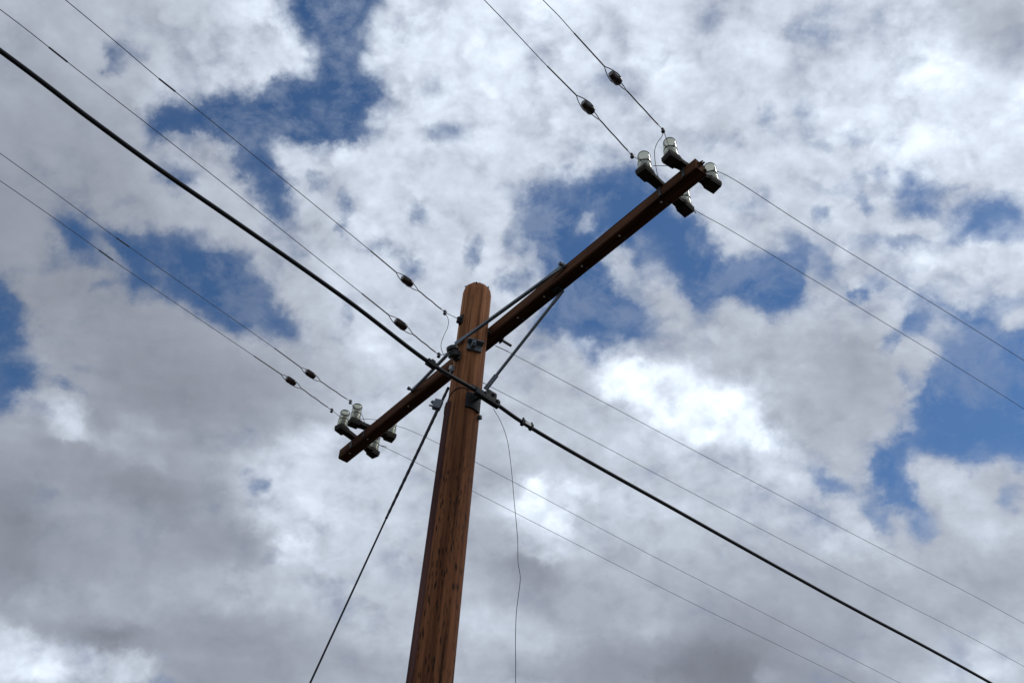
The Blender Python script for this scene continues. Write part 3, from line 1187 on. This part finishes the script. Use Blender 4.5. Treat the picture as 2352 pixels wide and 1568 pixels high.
# wood grain along the arm: rotate mapping inside the arm material
for n in M_ARM.node_tree.nodes:
    if n.type == 'MAPPING':
        n.inputs['Rotation'].default_value = (0, 0, AZ)
        n.inputs['Scale'].default_value = (0.05, 1, 1)
        n.vector_type = 'POINT'
for n in M_ARM.node_tree.nodes:
    if n.type == 'MAPPING':
        # rotate first, scale after: done with a vector rotate in front
        t = M_ARM.node_tree
        vr = t.nodes.new('ShaderNodeVectorRotate')
        vr.rotation_type = 'Z_AXIS'
        vr.inputs['Angle'].default_value = AZ
        src = n.inputs['Vector'].links[0].from_socket
        t.links.new(src, vr.inputs['Vector'])
        t.links.new(vr.outputs[0], n.inputs['Vector'])
        n.inputs['Rotation'].default_value = (0, 0, 0)

# pin holes stopped with pale plugs in the underside
for s in (-1.53, -1.31, -0.83, -0.28, 0.27, 0.50, 0.81, 1.10, 1.40):
    if -0.2 < s < 0.1:
        continue
    bm = bmesh.new()
    add_lathe(bm, [(0.0065, 0.006), (0.0065, -0.001), (0.005, -0.003), (0.0, -0.0035)], W(s, tc_ - 0.012, AZ0), ZZ, 10)
    obj('hole_plug', bm, M_PLUG, arm)
    bm = bmesh.new()
    add_lathe(bm, [(0.009, 0.004), (0.009, -0.002), (0.0, -0.002)], W(s + 0.012, tc_ + 0.017, AZ0), ZZ, 8)
    obj('bolt_head', bm, M_DKSTEEL, arm)

# through bolt
bm = bmesh.new()
add_tube(bm, [W(0.046, -0.05, 5.425), W(0.045, 0.255, 5.427)], 0.0085, 10)
add_box(bm, W(0.045, 0.181, 5.4265), (AA, TT, ZZ), (0.018, 0.004, 0.018), 0.001)
obj('through_bolt', bm, M_DKSTEEL, pole)

# V brace of bent angle iron: from the arm's front face to the pole's front and back to the arm
def brace_half(p0, p1, name):
    p0, p1 = WP(p0), WP(p1)
    d = (p1 - p0).normalized()
    out = (Vector((0.2348, -3.9906, 0)) - (p0 + p1) / 2)
    out.z = 0
    face = (-TT * 1.0 + AA * 0.12).normalized()
    nrm = (face - d * face.dot(d)).normalized()
    wid = nrm.cross(d).normalized()
    if wid.z < 0:
        wid = -wid
    bm = bmesh.new()
    n = 24
    secs = []
    L = (p1 - p0).length
    for i in range(n + 1):
        k = i / n
        u = min(k, 1 - k) * L
        fl = min(1.0, max(0.0, (u - 0.03) / 0.14))        # the angle opens out from the flattened ends
        hw_ = 0.016 - 0.0085 * fl
        leg = 0.012 * fl
        c = p0.lerp(p1, k)
        sec = [(-hw_, 0.0), (hw_, 0.0), (hw_, 0.005), (-hw_ + 0.005, 0.005), (-hw_ + 0.005, 0.0052 + leg), (-hw_, 0.0052 + leg)]
        sec = [(w, -h) for w, h in sec]
        secs.append([bm.verts.new(c + wid * w + nrm * h) for w, h in sec])
    for a, b in zip(secs, secs[1:]):
        for q in range(6):
            bm.faces.new((a[q], a[(q + 1) % 6], b[(q + 1) % 6], b[q]))
    bm.faces.new(secs[0])
    bm.faces.new(secs[-1])
    o = obj(name, bm, M_GALV, pole)
    return o, nrm


br, nb = brace_half((0.0, -0.112, 5.238), (0.715, 0.083, 5.478), 'angle_brace')
bm = bmesh.new()
add_tube(bm, [W(0.70, 0.105, 5.473), W(0.70, 0.058, 5.473)], 0.007, 8)
add_tube(bm, [W(0.70, 0.068, 5.473), W(0.70, 0.056, 5.473)], 0.013, 6)
obj('bolt', bm, M_DKSTEEL, br)
br2, nb2 = brace_half((0.0, -0.106, 5.238), (-0.768, 0.085, 5.478), 'angle_brace')
bm = bmesh.new()
add_tube(bm, [W(-0.752, 0.105, 5.473), W(-0.752, 0.050, 5.473)], 0.007, 8)
add_tube(bm, [W(-0.752, 0.066, 5.473), W(-0.752, 0.052, 5.473)], 0.013, 6)
obj('bolt', bm, M_DKSTEEL, br2)

# galvanised bracket below the brace on the front of the pole
dcam = Vector((0.2348, -3.9906, 0)).normalized()


def on_pole(px_dir_deg, z, out=0.0):
    d = side_dir(px_dir_deg)
    return d * (rp(z) + out) + ZZ * z, d


p, d = on_pole(-12, 5.195, 0.008)
tz = Vector((-d.y, d.x, 0))
bm = bmesh.new()
add_box(bm, p, (tz, d, ZZ), (0.042, 0.009, 0.023), 0.003)
add_box(bm, p + d * 0.022 + ZZ * 0.006 - tz * 0.012, (tz, d, ZZ), (0.012, 0.018, 0.022), 0.003)
add_tube(bm, [p + d * 0.01 - tz * 0.012, p + d * 0.052 - tz * 0.012], 0.009, 8)
add_box(bm, p + d * 0.02 + ZZ * 0.025, (tz, d, ZZ), (0.046, 0.022, 0.004), 0.001)
obj('pole_bracket', bm, M_GALV, pole)

# dark plate with bolts below the cable clamp
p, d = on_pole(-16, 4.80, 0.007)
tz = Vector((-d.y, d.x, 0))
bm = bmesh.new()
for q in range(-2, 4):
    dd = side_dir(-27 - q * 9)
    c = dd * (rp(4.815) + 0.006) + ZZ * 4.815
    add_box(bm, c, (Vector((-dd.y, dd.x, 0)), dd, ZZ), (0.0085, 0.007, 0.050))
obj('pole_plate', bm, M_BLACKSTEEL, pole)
p2, d2 = on_pole(-66, 4.745, 0.0)
bm = bmesh.new()
add_tube(bm, [p2 - d2 * 0.01, p2 + d2 * 0.02], 0.013, 8)
obj('bolt_head', bm, M_DKSTEEL, pole)

# strut from the underside of the arm to the pole
bm = bmesh.new()
s0, s1 = W(0.612, 0.160, 5.394), W(0.118, 0.052, 4.925)
dd = (s1 - s0).normalized()
add_tube(bm, [s0 + dd * 0.06, s1 - dd * 0.07], 0.0088, 12)
sidev = dd.cross(TT).normalized()
for (e, sg) in ((s0, 1), (s1, -1)):
    c = e + dd * sg * 0.045
    add_box(bm, c, (dd, sidev, dd.cross(sidev)), (0.050, 0.022 if sg < 0 else 0.014, 0.0045), 0.002)
strut = obj('arm_strut', bm, M_GALV, pole)
bm = bmesh.new()
add_box(bm, W(0.592, 0.140, 5.4015), (AA, TT, ZZ), (0.022, 0.018, 0.007), 0.002)
obj('strut_foot', bm, M_BLACKSTEEL, strut)

# clevis near the pole top
p = WP(CLEVIS)
d = Vector((p.x, p.y, 0)).normalized()
tz = Vector((-d.y, d.x, 0))
bm = bmesh.new()
base = d * (rp(p.z) + 0.003) + ZZ * (p.z + 0.002)
add_box(bm, base + ZZ * 0.006, (tz, d, ZZ), (0.016, 0.005, 0.036), 0.002)
add_box(bm, base + d * 0.012 - ZZ * 0.022, (tz, d, ZZ), (0.012, 0.014, 0.004), 0.001)
add_lathe(bm, [(0.011, -0.014), (0.014, -0.010), (0.010, 0.0), (0.014, 0.010), (0.011, 0.014)], base + d * 0.016 - ZZ * 0.002, ZZ, 12)
obj('spool_clevis', bm, M_BLACKSTEEL, pole)

# ------------------------------------------------------------------ insulator brackets (parts of the pole)
IZ = 5.518
for f, b in (('A', 'D'), ('B', 'C'), ('E', 'H'), ('F', 'G')):
    pf, pb = W(*INS[f], 0), W(*INS[b], 0)
    ex = (pb - pf).normalized()
    en = ZZ.cross(ex).normalized()
    L = (pb - pf).length
    # distances along the bracket where the arm's faces lie
    ta = (AT0 - INS[f][1]) / (INS[b][1] - INS[f][1]) * L
    tb = (AT1 - INS[f][1]) / (INS[b][1] - INS[f][1]) * L
    zb, zt_ = 5.4905, 5.5175
    # seen from above: square seats at the ends, a waisted bar between them
    plan = [(-0.036, 0.033), (0.030, 0.033), (0.052, 0.025), (ta, 0.023), (tb, 0.023), (L - 0.052, 0.025), (L - 0.030, 0.033), (L + 0.036, 0.033)]
    plan = plan + [(x, -y) for x, y in reversed(plan)]
    bm = bmesh.new()
    add_prism(bm, plan, pf + ZZ * (zb + zt_) / 2, ex, en, ZZ, (zt_ - zb) / 2)
    # thickened seats
    for c_ in (0.0, L):
        add_box(bm, pf + ex * c_ + ZZ * (zb - 0.006), (ex, en, ZZ), (0.034, 0.031, 0.0075), 0.004)
    bmesh.ops.recalc_face_normals(bm, faces=bm.faces)
    brk = obj('insulator_bracket', bm, M_BRACKET, pole, smooth=False)
    bm = bmesh.new()
    add_box(bm, pf + ex * (ta - 0.004) + ZZ * 5.452, (en, ex, ZZ), (0.008, 0.002, 0.0375))
    obj('clamp_strap', bm, M_DKSTEEL, brk)

# ------------------------------------------------------------------ glass insulators
gi = thing('glass_insulator', 'clear glass insulator', 'insulator', W(*INS['A'], IZ), 'glass insulators on the crossarm brackets')
bm = bmesh.new()
outer = [(0.0350, 0.0), (0.0362, 0.006), (0.0362, 0.036), (0.0352, 0.043), (0.0320, 0.048), (0.0312, 0.053), (0.0325, 0.059), (0.0336, 0.066),
         (0.0334, 0.108), (0.0330, 0.118), (0.0300, 0.127), (0.022, 0.133), (0.010, 0.1345), (0.0, 0.135)]
inner = [(0.0, 0.088), (0.010, 0.086), (0.0150, 0.080), (0.0160, 0.060), (0.0165, 0.048), (0.0255, 0.042), (0.0295, 0.020), (0.0312, 0.001)]
add_lathe(bm, inner + outer, (0, 0, 0), ZZ, 28, close=False)
# close the bottom rim
bm.verts.ensure_lookup_table()
obj('glass_shell', bm, M_GLASS, gi, local=True)
me = gi.children[0].data
b2 = bmesh.new()
b2.from_mesh(me)
bd = [e for e in b2.edges if len(e.link_faces) == 1]
bmesh.ops.remove_doubles(b2, verts=b2.verts, dist=1e-5)
# bridge rim: inner last ring (r .027) to outer first ring (r .0315)
bd = [e for e in b2.edges if len(e.link_faces) == 1]
if bd:
    bmesh.ops.bridge_loops(b2, edges=bd)
bmesh.ops.recalc_face_normals(b2, faces=b2.faces)
for f in b2.faces:
    f.smooth = True
b2.to_mesh(me)
b2.free()
bm = bmesh.new()
add_lathe(bm, [(0.015, -0.006), (0.015, 0.012), (0.011, 0.03), (0.0125, 0.050), (0.0115, 0.078), (0.0, 0.081)], (0, 0, 0), ZZ, 14)
obj('pin', bm, M_PIN, gi, local=True)
bm = bmesh.new()
rg = [Vector((0.0335 * math.cos(q * math.pi / 12), 0.0335 * math.sin(q * math.pi / 12), 0.053 + 0.001 * math.sin(q))) for q in range(25)]
add_tube(bm, rg, 0.0022, 6)
obj('tie_wire', bm, M_WIRE, gi, local=True)
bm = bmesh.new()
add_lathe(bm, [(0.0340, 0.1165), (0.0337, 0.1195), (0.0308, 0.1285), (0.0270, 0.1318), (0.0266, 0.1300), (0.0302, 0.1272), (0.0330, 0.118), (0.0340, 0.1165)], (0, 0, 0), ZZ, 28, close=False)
obj('crown_refraction_ring', bm, M_REFRACT_DARK, gi, local=True)  # dark ring painted round the crown in place of the dome's refraction
gi['label'] = 'glass insulator in front of the arm, second from its near right end'
GL = {'B': 'highest glass insulator, in front of the arm at its near right end',
      'C': 'glass insulator sticking out behind the very tip of the arm, upper right',
      'D': 'glass insulator mostly hidden behind the near right arm, only its skirt showing',
      'E': 'glass insulator outermost on the front of the far left arm end',
      'F': 'glass insulator on the front of the far left arm, next inward from the end',
      'G': 'half hidden glass insulator behind the far left arm, the one nearer the pole',
      'H': 'half hidden glass insulator behind the far left arm, lowest of all'}
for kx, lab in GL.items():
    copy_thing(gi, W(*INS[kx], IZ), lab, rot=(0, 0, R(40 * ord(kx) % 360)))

# dark insulator on the pole by the brace
dk = thing('spool_insulator', 'fat black insulator against the left of the pole where the brace meets it', 'insulator', WP(DARK_INS))
pd = WP(DARK_INS)
d = Vector((pd.x, pd.y, 0)).normalized()
bm = bmesh.new()
add_lathe(bm, [(0.0, -0.036), (0.022, -0.036), (0.034, -0.028), (0.035, -0.010), (0.027, -0.002), (0.027, 0.004), (0.035, 0.012), (0.033, 0.030), (0.020, 0.037), (0.0, 0.037)],
          pd + d * 0.03, (d * 0.5 + ZZ).normalized(), 20)
obj('spool_body', bm, M_BLACKINS, dk)
bm = bmesh.new()
add_tube(bm, [pd - d * 0.03, pd + d * 0.03], 0.009, 8)
add_box(bm, pd - d * 0.004 - ZZ * 0.005, (Vector((-d.y, d.x, 0)), d, ZZ), (0.018, 0.010, 0.03), 0.002)
obj('spool_mount', bm, M_DKSTEEL, dk)
# small white knob insulators beneath it
for i, (q, lab) in enumerate(((KNOB, 'small white porcelain knob below the black insulator, tucked beside the pole'),)):
    kt = thing('knob_insulator', lab, 'insulator', W(*q))
    pk = W(*q)
    dk2 = Vector((pk.x, pk.y, 0)).normalized()
    bm = bmesh.new()
    add_lathe(bm, [(0.010, 0.0), (0.013, 0.008), (0.009, 0.014), (0.013, 0.020), (0.008, 0.028), (0.0, 0.029)], pk - ZZ * 0.012, ZZ, 12)
    obj('knob', bm, M_PLUG, kt)
    bm = bmesh.new()
    cpt = dk2 * rp(pk.z) + ZZ * (pk.z - 0.02)
    add_tube(bm, [cpt - dk2 * 0.005, pk - ZZ * 0.02, pk - ZZ * 0.008], 0.006, 8)
    add_box(bm, cpt + dk2 * 0.004, (Vector((-dk2.y, dk2.x, 0)), dk2, ZZ), (0.026, 0.008, 0.016), 0.002)
    obj('knob_bracket', bm, M_GALV, kt)

# ------------------------------------------------------------------ strain insulators and wires
def strain_proto():
    t = thing('strain_insulator', 'strain insulator', 'insulator', (0, 0, 0), 'brown strain insulators in the line wires')
    bm = bmesh.new()
    # long axis X; two saddles turned a quarter against each other
    prof = [(0.0, -0.040), (0.017, -0.040), (0.024, -0.034), (0.027, -0.020), (0.0245, -0.004), (0.0245, 0.004), (0.027, 0.020), (0.024, 0.034), (0.017, 0.040), (0.0, 0.040)]
    add_lathe(bm, prof, (0, 0, 0), (1, 0, 0), 16)
    for v in bm.verts:
        # flats that carry the two loops
        if v.co.x < -0.015 and abs(v.co.y) > 0.016:
            v.co.y *= 0.80
        if v.co.x > 0.015 and abs(v.co.z) > 0.016:
            v.co.z *= 0.80
    bmesh.ops.scale(bm, vec=(0.92, 0.88, 0.88), verts=bm.verts)
    obj('porcelain_body', bm, M_STRAIN, t, local=True)
    return t


SP = strain_proto()
first = True


def split(pts, i0, i1):
    return pts[i0:i1 + 1]


IN_LABEL = {
    'W5': ('wire from the top edge to the second insulator at the near right arm end', 'brown strain insulator in the wire left of the topmost one, upper right'),
    'W6': ('rightmost wire from the top edge, to the highest glass insulator', 'topmost brown strain insulator, upper right'),
    'W4': ('lowest wire from the left edge, to the outermost far left insulator', 'lowest brown strain insulator, left of the far arm end'),
    'W3': ('second lowest wire from the left edge, to the far left arm end', 'brown strain insulator just above the lowest one on the left'),
    'W2': ('wire running just above the thick black cable to the black insulator on the pole', 'brown strain insulator just above the thick black cable'),
    'W1': ('wire from the upper left corner to the clevis near the pole top', 'brown strain insulator left of the pole top, level with it'),
}
THICK_FROM = {'W5': 0.55, 'W6': 0.0, 'W4': 0.72, 'W3': 0.86, 'W2': 0.88, 'W1': 0.88}
SLEEVE = {'W1': (1, 2), 'W2': (1, 2), 'W3': (1, 2), 'W4': (1, 2)}
for key, dct in LINES_IN.items():
    outer = [WP(p) for p in dct['outer']]
    st, cl, en_ = WP(dct['strain']), WP(dct['clamp']), WP(dct['end'])
    root = thing('line_wire', IN_LABEL[key][0], 'wire', en_, 'bare line wires on the left of the pole')
    din = (st - outer[-1]).normalized()
    dout = (cl - st).normalized()
    ax = (din + dout).normalized()
    la, lb = st - ax * 0.040, st + ax * 0.040
    ya, yb = st - ax * 0.085, st + ax * 0.092
    bm = bmesh.new()
    path = spline(outer + [ya], 8)
    add_tube(bm, path, 0.0019, 6)
    obj('strand', bm, M_WIRE, root)
    if key in SLEEVE:
        i0, i1 = SLEEVE[key]
        bm = bmesh.new()
        a, b = outer[1 + i0], outer[1 + i1] if 1 + i1 < len(outer) else outer[-1]
        a, b = outer[i0 + 1], outer[i1 + 1] if len(outer) > i1 + 1 else outer[-1]
        add_tube(bm, [outer[2], outer[3]] if len(outer) > 3 else [a, b], 0.0042, 8)
        obj('splice_sleeve', bm, M_DKSTEEL, root)
    # dead end grip on the span side
    k = THICK_FROM[key]
    gs = outer[-1].lerp(ya, 0.0)
    sidev = ax.cross(ZZ).normalized()
    upv = sidev.cross(ax).normalized()
    bm = bmesh.new()
    add_tube(bm, [gs, ya], 0.0034, 8)
    for sg in (-1, 1):
        add_tube(bm, spline([ya, ya.lerp(st, 0.3) + sidev * sg * 0.012, st - ax * 0.012 + sidev * sg * 0.0245, st + ax * 0.012 + sidev * sg * 0.024], 6), 0.0024, 6)
    obj('dead_end_grip', bm, M_COPPER, root)
    bm = bmesh.new()
    ge = yb.lerp(cl, 0.86)
    # grip with a slight weave
    mid = [yb.lerp(ge, q / 8) + upv * 0.0016 * math.sin(q * 1.7) for q in range(9)]
    add_tube(bm, mid, 0.0034, 8)
    for sg in (-1, 1):
        add_tube(bm, spline([yb, yb.lerp(st, 0.35) + upv * sg * 0.016, st + ax * 0.012 + upv * sg * 0.0245, st - ax * 0.012 + upv * sg * 0.024], 6), 0.0024, 6)
    obj('dead_end_grip', bm, M_COPPER, root)
    bm = bmesh.new()
    add_tube(bm, spline([ge, cl, cl.lerp(en_, 0.55) + Vector((0, 0, 0.002)), en_], 6), 0.0019, 6)
    obj('wire_tail', bm, M_WIRE, root)
    # split bolt connector
    bm = bmesh.new()
    add_tube(bm, [cl - ZZ * 0.013, cl + ZZ * 0.014], 0.0055, 8)
    add_tube(bm, [cl - ZZ * 0.016, cl - ZZ * 0.006], 0.0105, 6)
    add_box(bm, cl + ZZ * 0.006, (dout, ZZ.cross(dout), ZZ), (0.010, 0.006, 0.004), 0.001)
    obj('wire_connector', bm, M_DKSTEEL, root)
    rot = ax.to_track_quat('X', 'Z').to_euler()
    if first:
        SP.location = st
        SP.rotation_euler = rot
        SP['label'] = IN_LABEL[key][1]
        first = False
    else:
        copy_thing(SP, st, IN_LABEL[key][1], rot=rot)

OUT_LABEL = {
    'R3': 'uppermost wire leaving to the right, from the insulator at the arm tip',
    'R4': 'second highest wire leaving to the right, below the arm tip',
    'R1': 'middle wire leaving to the right, starting by the bolt behind the arm',
    'R2': 'wire leaving the pole to the right, just above the thick black cable',
    'R5': 'upper of the two wires crossing behind the pole below the cable',
    'R6': 'lowest wire on the right, crossing behind the pole from the far arm end',
}
for key, pts in LINES_OUT.items():
    P_ = [WP(p) for p in pts]
    root = thing('line_wire', OUT_LABEL[key], 'wire', P_[0], 'bare line wires on the right of the pole')
    bm = bmesh.new()
    add_tube(bm, spline(P_, 10), 0.0018, 6)
    obj('strand', bm, M_WIRE, root)
    bm = bmesh.new()
    d = (P_[1] - P_[0]).normalized()
    e = P_[0].lerp(P_[1], 0.02) if (P_[1] - P_[0]).length > 1 else P_[0].lerp(P_[1], 0.6)
    add_tube(bm, [P_[0], P_[0] + d * 0.10], 0.0028, 6)
    obj('tie_wrap', bm, M_WIRE, root)

# ------------------------------------------------------------------ thick cable
cab = thing('telephone_cable', 'thick black cable clamped to the front of the pole below the crossarm', 'cable', WP(CABLE[7]))
cpts = [WP(p) for p in CABLE]
path = spline(cpts, 10)
path = [p + ZZ * 0.0012 * mnoise.noise(p * 3.0) for p in path]
bm = bmesh.new()
add_tube(bm, path, 0.0112, 12)
obj('cable_sheath', bm, M_CABLE, cab)
cdir = (cpts[8] - cpts[6]).normalized()
# suspension clamp at the pole
pc = cpts[7]
bm = bmesh.new()
add_box(bm, pc + TT * 0.02 - ZZ * 0.006, (cdir, AA, ZZ), (0.085, 0.016, 0.020), 0.006)
add_box(bm, pc + cdir * 0.05 + ZZ * 0.03, (cdir, AA, ZZ), (0.030, 0.012, 0.022), 0.004)
add_tube(bm, [pc + cdir * 0.055 + ZZ * 0.03 - AA * 0.02, pc + cdir * 0.055 + ZZ * 0.03 + AA * 0.024], 0.010, 8)
add_tube(bm, [pc + cdir * 0.085 + ZZ * 0.0 - AA * 0.02, pc + cdir * 0.085 + AA * 0.022 + ZZ * 0.004], 0.010, 8)
add_tube(bm, [pc + ZZ * 0.012 - AA * 0.10, pc + ZZ * 0.012 + AA * 0.02], 0.009, 8)
add_box(bm, pc - cdir * 0.03 + ZZ * 0.024 - AA * 0.02, (cdir, AA, ZZ), (0.05, 0.014, 0.010), 0.003)
obj('suspension_clamp', bm, M_BLACKSTEEL, cab)
# two cable clips
pl_ = cpts[6]
dl_ = (cpts[7] - cpts[5]).normalized()
bm = bmesh.new()
add_box(bm, pl_ - ZZ * 0.001, (dl_, dl_.cross(ZZ), dl_.cross(dl_.cross(ZZ))), (0.028, 0.0145, 0.015), 0.003)
add_box(bm, pl_ + ZZ * 0.02 + dl_ * 0.012, (dl_, AA, ZZ), (0.012, 0.008, 0.010), 0.002)
add_tube(bm, [pl_ - dl_ * 0.022 - ZZ * 0.026, pl_ - dl_ * 0.022 + ZZ * 0.01], 0.006, 8)
obj('cable_clip', bm, M_BLACKSTEEL, cab)
pr_ = cpts[8]
dr_ = (cpts[9] - cpts[8]).normalized()
bm = bmesh.new()
for o_ in (-0.030, 0.030):
    add_box(bm, pr_ + dr_ * o_ + ZZ * 0.002, (dr_, AA, ZZ), (0.009, 0.014, 0.016), 0.003)
    add_tube(bm, [pr_ + dr_ * o_ + ZZ * 0.012, pr_ + dr_ * (o_ + 0.004) + ZZ * 0.034], 0.0065, 8)
obj('cable_clip', bm, M_BLACKSTEEL, cab)
bm = bmesh.new()
add_box(bm, pr_ + ZZ * 0.006 + AA * 0.004, (dr_, AA, ZZ), (0.020, 0.010, 0.011), 0.002)
obj('cable_tag', bm, M_PLUG, cab, 'pale sleeve on the cable right of the pole')

# ------------------------------------------------------------------ guy
GP = [WP(p) for p in GUY]
gd = (GP[3] - GP[2]).normalized()
gend = GP[3] + gd * ((GP[3].z + 0.05) / -gd.z)
guy = thing('guy_wire', 'dark stay wire slanting down to the left from the pole', 'guy wire', (gend.x, gend.y, 0))
bm = bmesh.new()
add_tube(bm, [GP[1], GP[2], GP[3], gend], 0.0047, 8)
obj('guy_strand', bm, M_CABLE, guy)
bm = bmesh.new()
rib = []
n = 60
for i in range(n + 1):
    rib.append(GP[0].lerp(GP[2], i / n))
add_tube(bm, rib, [0.0080 - 0.0018 * max(0, (i - 40) / 20) + 0.0007 * math.sin(i * 1.9) for i in range(n + 1)], 10)
obj('guy_grip', bm, M_CABLE, guy)
ud = (GP[1] - GP[2]).normalized()
lv = -AA
lv = (lv - ud * lv.dot(ud)).normalized()
camleft = (-cr + ud * cr.dot(ud)).normalized()
pv_ = GP[1] + camleft * 0.008
bm = bmesh.new()
dn_ = ud.cross(camleft)
add_box(bm, pv_, (ud, camleft, dn_), (0.030, 0.022, 0.015), 0.003)
for o_ in (-0.016, 0.010):
    add_tube(bm, [pv_ + ud * o_ - camleft * 0.024, pv_ + ud * o_ + camleft * 0.042], 0.0055, 6)
add_tube(bm, [pv_ + ud * 0.010 + camleft * 0.022, pv_ + ud * 0.010 + camleft * 0.036], 0.011, 6)
obj('guy_clamp', bm, M_GALV, guy)
bm = bmesh.new()
for zz, sc_ in ((4.905, 1.0),):
    arc = []
    for q in range(15):
        dd = side_dir(92 - q * 7.5)
        arc.append(dd * (rp(zz) + 0.004) + ZZ * (zz - 0.060 + 0.055 * math.cos((q - 10) * 0.19)))
    add_tube(bm, arc, 0.0024, 6)
obj('guy_wrap', bm, M_CABLE, guy)
p, d = on_pole(90, 4.80, 0.0)
bm = bmesh.new()
add_box(bm, p + d * 0.004, (Vector((-d.y, d.x, 0)), d, ZZ), (0.014, 0.010, 0.020), 0.003)
obj('guy_plate', bm, M_BRACKET, guy)

# ------------------------------------------------------------------ loose wires
lw = thing('loose_wire', 'thin loose wire dangling from the cable clamp right of the pole', 'wire', WP(LOOSE[0]))
bm = bmesh.new()
lp = [WP(p) for p in LOOSE]
lp.append(lp[-1] + Vector((0.01, -0.005, -1.3)))
add_tube(bm, spline(lp, 6), 0.0016, 6)
obj('strand', bm, M_WIRE, lw)
JL = ['jumper wire curling down from the connector of the rightmost upper wire',
      'jumper wire curling from the connector left of the pole top down to the black insulator',
      'short straight jumper between the two front insulators at the near right arm end',
      'short jumper dropping beside the inner front insulator at the far left arm end',
      'short level jumper right of the inner front insulator at the far left arm end']
for lab, j in zip(JL, JUMPERS):
    P_ = [WP(p) for p in j]
    t = thing('jumper_wire', lab, 'wire', P_[0], 'jumper wires between insulators')
    bm = bmesh.new()
    add_tube(bm, spline(P_, 6), 0.0017, 6)
    obj('strand', bm, M_WIRE, t)
